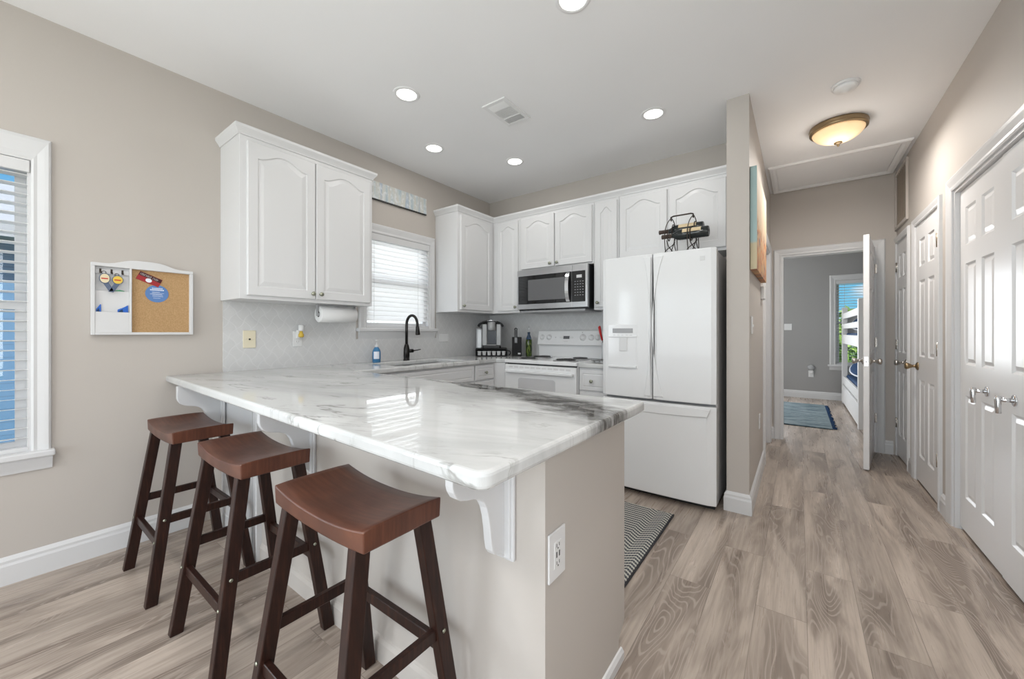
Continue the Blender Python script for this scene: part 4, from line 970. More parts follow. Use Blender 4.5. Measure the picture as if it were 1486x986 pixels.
# ================================================================== BAR STOOLS
def stool(x, y, label):
    e = thing('bar_stool', label, 'stool', (x, y, 0), 0, 'saddle bar stools along the peninsula')
    L, Wd, top, th, sag = 0.228, 0.118, 0.740, 0.048, 0.024
    nx, ny = 20, 6; t = bmesh.new(); g = {}
    def zt(u): return top - sag * (1 - abs(u) ** 2.2)
    for i in range(nx + 1):
        u = 2 * i / nx - 1
        for j in range(ny + 1):
            v = 2 * j / ny - 1
            g[i, j, 1] = t.verts.new((u * L, v * Wd, zt(u) - 0.003 * max(0, abs(v) - 0.6) / 0.4))
            g[i, j, 0] = t.verts.new((u * (L - 0.002), v * (Wd - 0.002), zt(u) * 0.5 + (top - sag) * 0.5 - th + 0.003))
    for i in range(nx):
        for j in range(ny):
            for k in (0, 1): t.faces.new([g[i, j, k], g[i + 1, j, k], g[i + 1, j + 1, k], g[i, j + 1, k]]).smooth = True
        for j in (0, ny): t.faces.new([g[i, j, 0], g[i + 1, j, 0], g[i + 1, j, 1], g[i, j, 1]])
    for j in range(ny):
        for i in (0, nx): t.faces.new([g[i, j, 0], g[i, j + 1, 0], g[i, j + 1, 1], g[i, j, 1]])
    bmesh.ops.recalc_face_normals(t, faces=list(t.faces))
    ed = [q for q in t.edges if len(q.link_faces) == 2 and q.calc_face_angle(0) > R(50)]
    bmesh.ops.bevel(t, geom=ed, offset=0.004, segments=2, affect='EDGES', profile=0.5)
    MB().merge(t).build('seat', 'seat', e, True)
    top_p = lambda sx, sy: Vector((sx * 0.172, sy * 0.090, 0.703)); bot_p = lambda sx, sy: Vector((sx * 0.222, sy * 0.188, 0.0))
    at = lambda sx, sy, z: bot_p(sx, sy).lerp(top_p(sx, sy), z / 0.703)
    for sx in (-1, 1):
        for sy in (-1, 1):
            b = bmesh.new(); hx, hy = 0.0165, 0.021
            vs = []
            for p in (bot_p(sx, sy), top_p(sx, sy)):
                vs += [b.verts.new((p.x + a * hx, p.y + c_ * hy, p.z)) for a, c_ in ((-1, -1), (1, -1), (1, 1), (-1, 1))]
            for k in range(4): b.faces.new([vs[k], vs[(k + 1) % 4], vs[4 + (k + 1) % 4], vs[4 + k]])
            b.faces.new(vs[:4][::-1]); b.faces.new(vs[4:])
            bmesh.ops.bevel(b, geom=list(b.edges), offset=0.003, segments=2, affect='EDGES', profile=0.5)
            lg = MB().merge(b).build('leg', 'wood', e, True)
            mb = MB(); p = at(sx, sy, 0.34); mb.lathe([(0.006, 0), (0.006, 0.002), (0.003, 0.004)], 10, axis_T((p.x + sx * 0.0165, p.y, p.z + 0.01), (sx, 0, 0.05))); mb.build('bolt', 'pewter', lg, True)
            p = at(sx, sy, 0.26 if sy < 0 else 0.30); mb = MB(); mb.lathe([(0.006, 0), (0.006, 0.002), (0.003, 0.004)], 10, axis_T((p.x, p.y + sy * 0.021, p.z), (0, sy, 0.1))); mb.build('bolt', 'pewter', lg, True)
    def rail(p, q, w, h):
        d = (q - p).normalized(); s_ = Vector((-d.y, d.x, 0)).normalized() * w / 2; vz = Vector((0, 0, h / 2)); b = bmesh.new()
        vs = [b.verts.new(o + s_ * a + vz * c_) for o in (p, q) for a, c_ in ((-1, -1), (1, -1), (1, 1), (-1, 1))]
        for k in range(4): b.faces.new([vs[k], vs[(k + 1) % 4], vs[4 + (k + 1) % 4], vs[4 + k]])
        b.faces.new(vs[:4][::-1]); b.faces.new(vs[4:])
        bmesh.ops.bevel(b, geom=list(b.edges), offset=0.002, segments=1, affect='EDGES')
        return MB().merge(b)
    for sy, z in ((-1, 0.245), (1, 0.300)): rail(at(-1, sy, z) + Vector((0.012, 0, 0)), at(1, sy, z) - Vector((0.012, 0, 0)), 0.020, 0.036).build('footrest', 'wood', e, True)
    for sx in (-1, 1): rail(at(sx, -1, 0.345) + Vector((0, 0.016, 0)), at(sx, 1, 0.345) - Vector((0, 0.016, 0)), 0.018, 0.034).build('side_stretcher', 'wood', e, True)
    return e
st = stool(1.985, 0.620, 'dark brown wooden saddle stool nearest the free corner of the worktop')
dup(st, (1.248, 0.628, 0), 'dark brown wooden saddle stool in the middle of the row of three')
dup(st, (0.520, 0.608, 0), 'dark brown wooden saddle stool nearest the left wall')

# ================================================================== COUNTER ITEMS
def rotT(x, y, z, deg): return Matrix.Translation((x, y, z)) @ Matrix.Rotation(R(deg), 4, 'Z')
CT = 0.9305
tr = thing('pod_drawer', 'black coffee pod drawer under the coffee maker in the far corner', 'drawer', (0.275, 3.305, CT), R(39))
mb = MB(); mb.box(-0.17, -0.15, 0, 0.17, 0.15, 0.010, 0.003); mb.build('tray', 'matte_black', tr, True)
mb = MB(); mb.box(-0.17, -0.15, 0.072, 0.17, 0.15, 0.082, 0.003); mb.build('top_shelf', 'matte_black', tr, True)
for x in (-0.17, 0.160): MB().box(x, -0.15, 0.010, x + 0.010, 0.15, 0.072, 0.002).build('side', 'matte_black', tr, True)
mb = MB(); mb.box(-0.16, 0.140, 0.010, 0.16, 0.150, 0.072); mb.build('back', 'matte_black', tr, True)
mb = MB(); mb.tube([(0.165, -0.10, 0.06), (0.195, -0.13, 0.055), (0.205, -0.14, 0.035), (0.190, -0.13, 0.012)], 0.005, 8); mb.build('handle', 'matte_black', tr, True)
words = ['first', 'second', 'third', 'fourth', 'fifth', 'sixth']
Tt = rotT(0.275, 3.305, CT, 39)
for k in range(6):
    p = Tt @ Vector((-0.130 + 0.052 * k, -0.118, 0.0105))
    mb = MB(); mb.lathe([(0.0175, 0), (0.0185, 0.002), (0.0225, 0.040), (0.0250, 0.041), (0.0250, 0.044), (0.0, 0.0445)], 18); o = mb.build('coffee_pod', 'white'); o.location = p
    tag(o, '%s white coffee pod from the left in the black pod drawer' % words[k], 'coffee pod', 'white coffee pods in the drawer')
cm = thing('coffee_maker', 'black and silver single cup coffee maker with a clear side tank', 'coffee maker', tuple(Tt @ Vector((0.0, 0.01, 0.0825))), R(39))
mb = MB(); mb.prism([(-0.085, -0.10), (0.085, -0.10), (0.10, -0.08), (0.10, 0.12), (-0.10, 0.12), (-0.10, -0.08)], 0, 0.030, 0.006); mb.build('base', 'black', cm, True)
mb = MB(); mb.box(-0.055, -0.098, 0.031, 0.055, -0.02, 0.040, 0.003); mb.build('drip_tray', 'grey_plastic', cm, True)
mb = MB(); mb.box(-0.098, -0.02, 0.030, 0.098, 0.118, 0.255, 0.012); mb.build('housing', 'black', cm, True)
for a, b in ((-0.103, -0.050), (0.050, 0.103)): MB().prism([(a, 0.05), (a, -0.055), (a + 0.008, -0.070), (b - 0.008, -0.076), (b, -0.070), (b, 0.05)], 0.031, 0.262, 0.004).build('side_column', 'silver', cm, True)
mb = MB(); mb.box(-0.049, -0.030, 0.045, 0.049, -0.021, 0.215); mb.build('back_panel', 'night', cm, True)
arc = [(0.145 * math.cos(q) - 0.01, 0.235 + 0.070 * math.sin(q)) for q in [R(5 + 170 * k / 16) for k in range(17)]]; arc2 = [(0.130 * math.cos(q) - 0.01, 0.228 + 0.060 * math.sin(q)) for q in [R(175 - 170 * k / 16) for k in range(17)]]
XZ = Matrix(((1, 0, 0, 0), (0, 0, -1, 0), (0, 1, 0, 0), (0, 0, 0, 1)))
mb = MB(); mb.prism(arc + arc2, -0.10, 0.085, 0.003, XZ); mb.prism([(-0.105, 0.245)] + [(0.105 * math.cos(q) , 0.245 + 0.045 * math.sin(q)) for q in [R(170 - 160 * k / 10) for k in range(11)]] + [(0.105, 0.245)], -0.09, 0.06, 0.004, XZ); mb.build('lid', 'matte_black', cm, True)
mb = MB(); mb.lathe([(0.034, 0.195), (0.042, 0.200), (0.042, 0.240), (0.0415, 0.243), (0.043, 0.246), (0.043, 0.280), (0.036, 0.288)], 26, Matrix.Translation((0, -0.065, 0))); mb.build('brew_head', 'silver', cm, True)
mb = MB(); mb.tube([(-0.050, -0.04, 0.262), (-0.050, -0.085, 0.290), (-0.042, -0.108, 0.300), (0.042, -0.108, 0.300), (0.050, -0.085, 0.290), (0.050, -0.04, 0.262)], 0.006, 8); mb.build('handle', 'chrome', cm, True)
mb = MB(); mb.prism([(-0.165, -0.04), (-0.150, -0.058), (-0.115, -0.062), (-0.106, -0.05), (-0.106, 0.10), (-0.150, 0.10), (-0.165, 0.08)], 0.002, 0.205, 0.006); mb.build('water_tank', 'tank', cm, True)
mb = MB(); mb.prism([(-0.168, -0.04), (-0.152, -0.060), (-0.115, -0.064), (-0.105, -0.05), (-0.105, 0.10), (-0.150, 0.102), (-0.168, 0.08)], 0.206, 0.216, 0.002); mb.build('tank_lid', 'grey_plastic', cm, True)
kb = thing('knife_block', 'black upright kitchen block beside the coffee maker', 'knife block', (0.520, 3.44, CT), R(36))
mb = MB(); mb.prism([(-0.052, -0.048), (0.052, -0.048), (0.052, 0.048), (-0.052, 0.048)], 0, 0.205, 0.004); mb.build('block', 'matte_black', kb, True)
mb = MB(); mb.box(0.012, -0.0495, 0.018, 0.04, -0.0478, 0.034); mb.build('badge', 'lightgrey', kb, True)
kn = thing('kitchen_scraper', 'black handled tool with a hanging hole standing in the black block', 'utensil', (0.520, 3.44, CT + 0.1), R(36))
mb = MB(); ring = [(-0.010 + 0.020 * math.cos(q), 0.19 + 0.020 * math.sin(q)) for q in [R(k * 20) for k in range(10)]]
mb.box(-0.028, -0.060, 0.035, 0.008, -0.049, 0.105, 0.003); mb.box(-0.026, -0.058, 0.10, 0.006, -0.046, 0.178, 0.004)
mb.tube([(-0.010 + 0.0125 * math.cos(R(k * 24)), -0.052, 0.188 + 0.0125 * math.sin(R(k * 24))) for k in range(15)], 0.006, 8, True); mb.build('handle', 'black', kn, True)
mb = MB(); mb.box(-0.024, -0.0615, 0.045, 0.004, -0.0600, 0.098, 0.0005); mb.build('blade', 'lcd', kn, True)
ob = thing('oil_bottle', 'green herb-filled oil bottle with a pourer, left of the range', 'bottle', (0.665, 3.46, CT))
mb = MB(); mb.lathe([(0.030, 0), (0.033, 0.004), (0.033, 0.165), (0.030, 0.18)], 24); mb.build('bottle', 'herb', ob, True)
mb = MB(); mb.lathe([(0.030, 0.18), (0.024, 0.205), (0.015, 0.225), (0.013, 0.245), (0.016, 0.247), (0.016, 0.256)], 24); mb.build('neck', 'blue_glass', ob, True)
mb = MB(); mb.lathe([(0.011, 0.256), (0.011, 0.266)], 14); mb.tube([(0, 0, 0.26), (0.0, 0, 0.29), (0.004, -0.004, 0.325)], [0.005, 0.004, 0.003], 8); mb.build('pourer', 'chrome', ob, True)
cr = thing('utensil_crock', 'grey utensil crock right of the range, mostly behind the refrigerator', 'crock', (1.568, 3.43, CT))
mb = MB(); mb.lathe([(0.045, 0), (0.052, 0.006), (0.056, 0.16), (0.053, 0.162), (0.049, 0.012), (0.0, 0.010)], 28, cap=False); mb.build('pot', 'tank', cr, True)
for k, (m, dx, h, lab) in enumerate((('red', -0.045, 0.30, 'red handled tongs leaning left in the utensil crock'), ('black', -0.012, 0.28, 'black handled spatula standing in the utensil crock'), ('red', 0.02, 0.31, 'red handled spoon leaning right in the utensil crock'))):
    e = thing('kitchen_utensil', lab, 'utensil', (1.568, 3.43 + 0.026 * (k - 1), CT + 0.015), 0, 'utensils in the crock')
    mb = MB(); mb.tube([(dx * 0.2, 0, 0), (dx * 0.9, 0, h * 0.55)], 0.005, 8); mb.build('shaft', 'steel', e, True)
    mb = MB(); mb.tube([(dx * 0.9, 0, h * 0.55), (dx * 1.3, -0.004, h * 0.8), (dx * 1.5, -0.004, h * 0.97), (dx * 1.4, 0, h)], [0.008, 0.012, 0.013, 0.006], 10); mb.build('handle', m, e, True)
tv = thing('spoon_rest', 'small dark metal spoon rest on the short worktop right of the range', 'spoon rest', (1.575, 3.16, CT))
mb = MB(); mb.lathe([(0.0, 0.012), (0.035, 0.012), (0.052, 0.020), (0.054, 0.018), (0.037, 0.008), (0.0, 0.008)], 24, cap=False); mb.build('bowl', 'steel', tv, True)
mb = MB(); mb.tube([(0.05, 0, 0.018), (0.085, 0, 0.026), (0.11, 0, 0.022)], [0.008, 0.009, 0.006], 8); mb.build('handle', 'steel', tv, True)
for a in (30, 150, 270): MB().sphere((0.03 * math.cos(R(a)), 0.03 * math.sin(R(a)), 0.0045), 0.0045, None, 8).build('foot', 'coil', tv, True)

# ---- wine rack on the refrigerator
FT = 1.7355
wr = thing('wine_rack', 'dark wire wine rack holding two bottles on top of the refrigerator', 'wine rack', (2.33, 2.99, FT))
def wire(name, *paths, r=0.0032):
    mb = MB()
    for p in paths: mb.tube(p, r, 8)
    return mb.build(name, 'iron', wr)
def bz(p0, p1, p2, p3, n=12):
    return [tuple((1 - t) ** 3 * a + 3 * (1 - t) ** 2 * t * b + 3 * (1 - t) * t * t * c_ + t ** 3 * d for a, b, c_, d in zip(p0, p1, p2, p3)) for t in [k / n for k in range(n + 1)]]
HZ = 2.030
for x in (2.245, 2.395):
    # hoop from the fridge top over both bottles
    wire('hoop', bz((x - 0.01, 2.885, FT + 0.005), (x - 0.03, 2.84, 1.95), (x, 2.93, 1.99), (x, 2.985, HZ - 0.005)) + bz((x, 2.985, HZ - 0.005), (x, 3.06, 2.03), (x, 3.18, 1.99), (x + 0.01, 3.125, FT + 0.005)))
    wire('curl', [(x + 0.0, 2.985 + 0.014 * math.cos(R(a)), HZ + 0.014 * math.sin(R(a)) - 0.012) for a in range(-90, 300, 20)])
    for y, z, r_ in ((2.92, 1.878, 0.046 if x > 2.3 else 0.030), (3.055, 1.948, 0.046)):
        wire('bottle_ring', [(x, y + r_ * math.cos(R(a)), z - 0.002 + r_ * math.sin(R(a))) for a in range(0, 361, 15)], r=0.0035)
    wire('scroll_leg', bz((x, 2.87, 1.84), (x, 2.90, 1.78), (x + 0.03, 2.92, 1.78), (x + 0.035, 2.94, FT + 0.005)), bz((x + 0.03, 2.97, 1.84), (x, 2.95, 1.79), (x - 0.025, 2.93, 1.80), (x - 0.035, 2.91, FT + 0.005)))
    wire('scroll_leg', bz((x, 3.08, 1.91), (x, 3.05, 1.80), (x + 0.03, 3.03, 1.80), (x + 0.035, 3.01, FT + 0.005)), bz((x + 0.03, 3.00, 1.90), (x, 3.03, 1.80), (x - 0.025, 3.06, 1.80), (x - 0.035, 3.09, FT + 0.005)))
wire('handle', [(2.245, 2.985, HZ), (2.26, 2.985, HZ + 0.006), (2.38, 2.985, HZ + 0.006), (2.395, 2.985, HZ)], r=0.0055)
wire('base_rail', [(2.235, 2.885, FT + 0.005), (2.405, 2.885, FT + 0.005)], [(2.235, 3.12, FT + 0.005), (2.405, 3.12, FT + 0.005)])
WB = [(0.020, 0.004), (0.034, 0.0), (0.0375, 0.006), (0.0375, 0.185), (0.034, 0.205), (0.020, 0.225), (0.0145, 0.240), (0.0140, 0.300), (0.0155, 0.301), (0.0155, 0.308), (0.013, 0.310)]
for (x, y, z, lab) in ((2.507, 2.92, 1.878, 'dark wine bottle in front in the wire rack on the refrigerator'), (2.450, 3.055, 1.948, 'dark wine bottle at the back of the wire rack, nearer the cabinets')):
    T = Matrix(((0, 0, -1, x), (0, 1, 0, y), (1, 0, 0, z), (0, 0, 0, 1)))
    e = thing('wine_bottle', lab, 'bottle', (x, y, z), 0, 'wine bottles in the rack')
    mb = MB(T); mb.lathe(WB, 26); mb.build('bottle', 'wine', e)
    mb = MB(T); mb.lathe([(0.0150, 0.235), (0.0150, 0.299), (0.0163, 0.300), (0.0163, 0.3095), (0.012, 0.311)], 20); mb.build('foil', 'foil', e)
    mb = MB(T); n = 16
    a0 = -80
    for k in range(n):
        q0, q1 = R(a0 + 150 * k / n), R(a0 + 150 * (k + 1) / n); mb.add([(0.0379 * math.cos(q), 0.0379 * math.sin(q), h) for q, h in ((q0, 0.045), (q1, 0.045), (q1, 0.165), (q0, 0.165))], [(0, 1, 2, 3)], None, True)
    mb.build('paper_label', 'wine_label', e)

# ================================================================== THINGS ON THE WALLS
# ---- memo board
bd = thing('memo_board', 'white memo board with mail pockets and a cork panel on the left wall', 'memo board', (0.001, 0.535, 1.37))
ya, yb, za, zb = 0.321, 0.745, 1.173, 1.556
XY = Matrix(((0, 0, 1, 0), (1, 0, 0, 0), (0, 1, 0, 0), (0, 0, 0, 1)))      # polygon in y,z extruded along x
arch = [(yb + (ya - yb) * k / 20, 1.540 + 0.016 + 0.030 * math.exp(-((k / 20 - 0.5) / 0.26) ** 4)) for k in range(21)]
mb = MB(); mb.box(0.001, ya + 0.008, za + 0.008, 0.006, yb - 0.008, 1.545); mb.build('backing', 'trim', bd)
mb = MB(); mb.prism([(ya, 1.538), (yb, 1.538)] + arch, 0.001, 0.032, 0.003, XY); mb.build('top_rail', 'trim', bd)
mb = MB(); mb.box(0.001, ya, za, 0.032, ya + 0.014, 1.538, 0.002); mb.box(0.001, yb - 0.016, za, 0.032, yb, 1.538, 0.002); mb.box(0.001, ya + 0.014, za, 0.032, yb - 0.016, za + 0.014, 0.002); mb.box(0.001, 0.466, za + 0.014, 0.0315, 0.475, 1.538, 0.002); mb.build('frame', 'trim', bd)
mb = MB(); mb.box(0.006, 0.475, za + 0.014, 0.012, yb - 0.016, 1.540); mb.build('cork_panel', 'cork', bd)
for z0, z1, xf in ((za + 0.014, 1.296, 0.030), (1.240, 1.410, 0.017)):
    mb = MB(); mb.box(xf - 0.004, ya + 0.014, z0, xf, 0.466, z1, 0.001); mb.box(0.007, ya + 0.014, z0, xf - 0.004, 0.466, z0 + 0.003); mb.build('pocket', 'trim', bd)
mb = MB(); mb.box(0.007, ya + 0.014, 1.500, 0.014, 0.466, 1.524, 0.001); mb.build('hook_rail', 'trim', bd)
for y in (0.356, 0.398, 0.440):
    mb = MB(); mb.box(0.014, y - 0.004, 1.503, 0.016, y + 0.004, 1.527, 0.001); mb.tube([(0.016, y, 1.512), (0.024, y, 1.504), (0.030, y, 1.502), (0.032, y, 1.510)], 0.003, 6); mb.build('hook', 'iron', bd)
def ellip(y, z, a, b, rot=0, n=30): return [(y + a * math.cos(R(12 * k)) * math.cos(rot) - b * math.sin(R(12 * k)) * math.sin(rot), z + a * math.cos(R(12 * k)) * math.sin(rot) + b * math.sin(R(12 * k)) * math.cos(rot)) for k in range(n)]
for (y, z, a, b, m2, lab, s) in ((0.370, 1.474, 0.021, 0.028, 'cream_print', 'oval cream key fob hanging from the left hook of the memo board', 1), (0.419, 1.470, 0.022, 0.024, 'yellow', 'round yellow key fob hanging from the middle hook of the memo board', -1)):
    e = thing('key_fob', lab, 'key fob', (0.030, y, z), 0, 'key fobs on the memo board')
    mb = MB(); mb.prism(ellip(y, z, a, b), 0.030, 0.036, 0.001, XY); mb.build('fob', 'denim', e)
    mb = MB(); mb.prism(ellip(y, z, a * 0.86, b * 0.86), 0.036, 0.0368, 0, XY); f_ = mb.build('print', m2, e)
    mb = MB(); mb.prism([(y - 0.013, z - 0.004), (y + 0.012, z - 0.004), (y + 0.012, z + 0.002), (y - 0.013, z + 0.002)], 0.0368, 0.0371, 0, XY); mb.build('print_band', 'red', f_)
    mb = MB(); mb.prism([(y + s * 0.010, z - 0.012), (y + s * 0.036, z - 0.066), (y + s * 0.016, z - 0.068), (y - s * 0.008, z - 0.022)], 0.031, 0.035, 0.001, XY); mb.build('ribbon', 'denim', e)
    mb = MB(); mb.tube([(0.033, y - 0.003 + 0.008 * math.cos(R(a_)), z + b + 0.003 + 0.008 * math.sin(R(a_))) for a_ in range(0, 361, 30)], 0.0015, 6); mb.build('ring', 'iron', e)
for (ys, za_, zb_, m2, lab, nm) in (([0.338, 0.356, 0.358], 1.27, 1.338, 'blue', 'blue glasses arm sticking out of the lower pocket at its left', 'reading_glasses'), ([0.420, 0.445, 0.461], 1.27, 1.336, 'blue', 'blue sunglasses sticking out of the lower pocket at its right', 'sunglasses')):
    e = thing(nm, lab, 'glasses', (0.018, ys[1], za_))
    mb = MB(); mb.prism([(ys[0], za_), (ys[0] + 0.002, zb_ - 0.028), (ys[1], zb_), (ys[2], zb_ - 0.005), (ys[2], za_)] if ys[0] < 0.4 else [(ys[0], za_), (ys[0], zb_ - 0.026), (ys[1], zb_ - 0.012), (ys[2], zb_), (ys[2] + 0.001, za_)], 0.0185, 0.0225, 0.001, XY); mb.build('frame', 'blue', e)
    mb = MB(); mb.prism([(ys[0] + 0.004, za_ + 0.01), (ys[0] + 0.004, zb_ - 0.034), (ys[1] - 0.006, zb_ - 0.022), (ys[1] - 0.002, za_ + 0.01)], 0.0226, 0.0232, 0, XY); mb.build('lens', 'navy', e)
mb = MB(); mb.prism([(0.405, 1.385), (0.455, 1.385), (0.448, 1.414), (0.430, 1.420), (0.410, 1.414)], 0.008, 0.011, 0.001, XY); tag(mb.build('scrap_card', 'green'), 'green scrap peeking out of the upper mail pocket', 'card')
cd = thing('magnet_card', 'dark red card with grey lettering pinned askew on the cork', 'card', (0.0125, 0.548, 1.492))
Tm = Matrix.Translation((0.0122, 0.550, 1.490)) @ Matrix.Rotation(R(-24), 4, 'X') @ XY
mb = MB(Tm); mb.prism([(-0.052, -0.024), (0.052, -0.024), (0.052, 0.024), (-0.052, 0.024)], 0, 0.003, 0.0005); mb.build('card', 'redcard', cd)
mb = MB(Tm); mb.prism([(-0.051, 0.002), (0.051, 0.002), (0.051, 0.023), (-0.051, 0.023)], 0.003, 0.0033); t1 = mb.build('banner', 'maroon', cd)
mb = MB(Tm); mb.prism([(0.014 * math.cos(R(20 * k)), -0.008 + 0.0115 * math.sin(R(20 * k))) for k in range(18)], 0.003, 0.0038); mb.build('white_disc', 'pale_print', cd)
mb = MB(Tm); x = -0.046
random.seed(3)
for k in range(13):
    w = random.uniform(0.0045, 0.0068)
    if k != 8:
        mb.prism([(x, 0.006), (x + 0.0016, 0.006), (x + 0.0016, 0.018), (x, 0.018)], 0.0033, 0.0036)
        mb.prism([(x, 0.0155 if k % 2 else 0.0105), (x + w - 0.001, 0.0155 if k % 2 else 0.0105), (x + w - 0.001, 0.018 if k % 2 else 0.013), (x, 0.018 if k % 2 else 0.013)], 0.0033, 0.0036)
        if k % 3: mb.prism([(x + w - 0.0024, 0.006), (x + w - 0.001, 0.006), (x + w - 0.001, 0.0155), (x + w - 0.0024, 0.0155)], 0.0033, 0.0036)
    x += w + 0.0009
tag(mb.build('lettering', 'grey_print', t1), kind='stuff')
cd = thing('information_card', 'blue oval card with white print below the red card on the cork', 'card', (0.0125, 0.583, 1.410))
mb = MB(); mb.prism(ellip(0.583, 1.410, 0.051, 0.050), 0.0122, 0.0142, 0.0004, XY); t1 = mb.build('card', 'bluecard', cd)
mb = MB()
for z, a, b, h in ((0.030, -0.022, 0.020, 0.005), (0.021, -0.030, 0.028, 0.0065), (0.009, -0.022, 0.012, 0.0022), (0.003, -0.022, 0.030, 0.0018), (-0.003, -0.030, 0.022, 0.0022), (-0.009, -0.020, 0.024, 0.0018), (-0.016, -0.020, 0.026, 0.0018), (-0.026, -0.016, 0.014, 0.0018)):
    y = 0.583 + a
    while y < 0.583 + b: mb.box(0.0142, y, 1.410 + z - h / 2, 0.0146, y + h * 0.75, 1.410 + z + h / 2); y += h * 1.05
tag(mb.build('lettering', 'pale_print', t1), kind='stuff')

# ---- painted sign over the window
sg = thing('wall_sign', 'long faded blue painted wooden sign above the kitchen window', 'sign', (0.001, 2.25, 2.45))
mb = MB(); mb.box(0.001, 1.90, 2.360, 0.018, 2.60, 2.512, 0.001); mb.build('board', 'sign', sg)
mb = MB(); mb.box(0.001, 1.90, 2.352, 0.019, 2.60, 2.360); mb.build('dark_edge', 'black', sg)

# ---- hall wall items
pt = thing('canvas_painting', 'unframed canvas beach painting hung on the left wall of the hall', 'painting', (2.742, 3.42, 1.94))
mb = MB(); mb.box(2.742, 2.975, 1.600, 2.780, 3.87, 2.275, 0.002); mb.build('canvas', 'beach', pt)
mb = MB(); mb.box(2.7405, 2.985, 1.61, 2.742, 3.86, 2.265); mb.build('stretcher_frame', 'foil', pt)
TH = lambda y, z: frame((2.7405, y, z), (0, 1, 0), (1, 0, 0))
plate('wall_switch', 'white light switch on the hall side of the partition', TH(3.08, 1.235), 0.075, 0.118, 'white', 'switch', 'switch')
plate('wall_outlet', 'low white outlet on the hall side of the partition', TH(3.70, 0.47))
e = thing('thermostat', 'small white thermostat on the left hall wall below the painting', 'thermostat', (2.7405, 3.92, 1.52))
mb = MB(); mb.box(2.741, 3.865, 1.465, 2.768, 3.985, 1.575, 0.006); mb.build('housing', 'white', e)
mb = MB(); mb.box(2.7675, 3.885, 1.515, 2.769, 3.945, 1.555); mb.build('display', 'lightgrey', e)

# ---- return air grille over the far closet door
vg = thing('return_air_grille', 'beige return air grille with vertical bars above the farthest right-hand door', 'vent', (3.755, 4.95, 2.43))
ya, yb, za, zb = 4.715, 5.225, 2.165, 2.705
mb = MB(); mb.box(3.742, ya, za, 3.759, ya + 0.028, zb, 0.002); mb.box(3.742, yb - 0.028, za, 3.759, yb, zb, 0.002); mb.box(3.742, ya + 0.028, za, 3.759, yb - 0.028, za + 0.028, 0.002); mb.box(3.742, ya + 0.028, zb - 0.028, 3.759, yb - 0.028, zb, 0.002); mb.build('frame', 'wall', vg)
mb = MB(); mb.box(3.756, ya + 0.02, za + 0.02, 3.7585, yb - 0.02, zb - 0.02); mb.build('duct', 'foil', vg)
for k in range(1, 8): y = ya + 0.028 + (yb - ya - 0.056) * k / 8; MB().box(3.7515, y - 0.012, za + 0.02, 3.7555, y + 0.012, zb - 0.02, 0.001).build('bar', 'grille', vg)

# ================================================================== CEILING
def downlight(x, y, label, p=2.0):
    e = thing('recessed_light', label, 'ceiling light', (x, y, CEIL), 0, 'recessed lights in the kitchen ceiling')
    mb = MB(); mb.lathe([(0.062, -0.001), (0.064, -0.005), (0.082, -0.004), (0.085, -0.0005)], 36, None, True, False); mb.build('trim_ring', 'ceil_white', e, True)
    mb = MB(); mb.lathe([(0.0, -0.0035), (0.063, -0.0035), (0.063, -0.001), (0.0, -0.001)], 32, None, False, False); mb.build('lens', 'led', e, True)
    light('downlight_lamp', 'AREA', (x, y, CEIL - 0.012), p, (1, 0.97, 0.93), (0, 0, 0), shape='DISK', size=0.12)
downlight(0.943, 1.625, 'large looking recessed light nearest the left wall cabinet')
downlight(0.527, 2.238, 'recessed light nearest the kitchen window')
downlight(0.926, 2.846, 'recessed light nearest the far cabinet corner')
downlight(2.168, 2.810, 'recessed light in front of the partition above the refrigerator')
downlight(2.154, 1.620, 'recessed light cut by the top edge of the photo')
av = thing('ceiling_vent', 'white rectangular ceiling vent among the recessed lights', 'vent', (1.345, 2.175, CEIL))
mb = MB(); xa, xb, ya, yb = -0.098, 0.098, -0.155, 0.155
for q in ((xa, ya, xb, ya + 0.028), (xa, yb - 0.028, xb, yb), (xa, ya + 0.028, xa + 0.028, yb - 0.028), (xb - 0.028, ya + 0.028, xb, yb - 0.028), (xa + 0.028, -0.062, xb - 0.028, -0.054), (xa + 0.028, 0.054, xb - 0.028, 0.062)): mb.box(q[0], q[1], -0.009, q[2], q[3], -0.0005, 0.002)
mb.build('frame', 'ceil_white', av, True)
mb = MB(); mb.box(xa + 0.02, ya + 0.02, -0.002, xb - 0.02, yb - 0.02, -0.0006); mb.build('duct', 'lightgrey', av, True)
for a, b, tl, n in ((ya + 0.028, -0.062, -40, 5), (-0.054, 0.054, 15, 8), (0.062, yb - 0.028, 35, 5)):
    mb = MB()
    for k in range(n): mb.box(-0.070, -0.006, -0.0008, 0.070, 0.006, 0.0008, T=Matrix.Translation((0, a + (b - a) * (k + 0.5) / n, -0.0065)) @ Matrix.Rotation(R(tl), 4, 'X'))
    mb.build('louvres', 'ceil_white', av, True)
sm = thing('smoke_detector', 'round white smoke detector on the hall ceiling', 'smoke detector', (3.235, 3.20, CEIL))
mb = MB(); mb.lathe([(0.072, -0.0005), (0.072, -0.010), (0.060, -0.012)], 32); mb.build('base', 'ceil_white', sm, True)
mb = MB(); mb.lathe([(0.060, -0.012), (0.060, -0.026), (0.050, -0.036), (0.024, -0.038), (0.022, -0.046), (0.0, -0.047)], 32); mb.build('cover', 'ceil_white', sm, True)
hl = thing('ceiling_light', 'flush ceiling light with an amber glass bowl and bronze rim in the hall', 'ceiling light', (3.235, 3.79, CEIL))
mb = MB(); mb.lathe([(0.150, -0.0005), (0.172, -0.004), (0.176, -0.016), (0.170, -0.024), (0.174, -0.030), (0.172, -0.046), (0.160, -0.050), (0.150, -0.046)], 44); mb.build('rim', 'antique', hl, True)
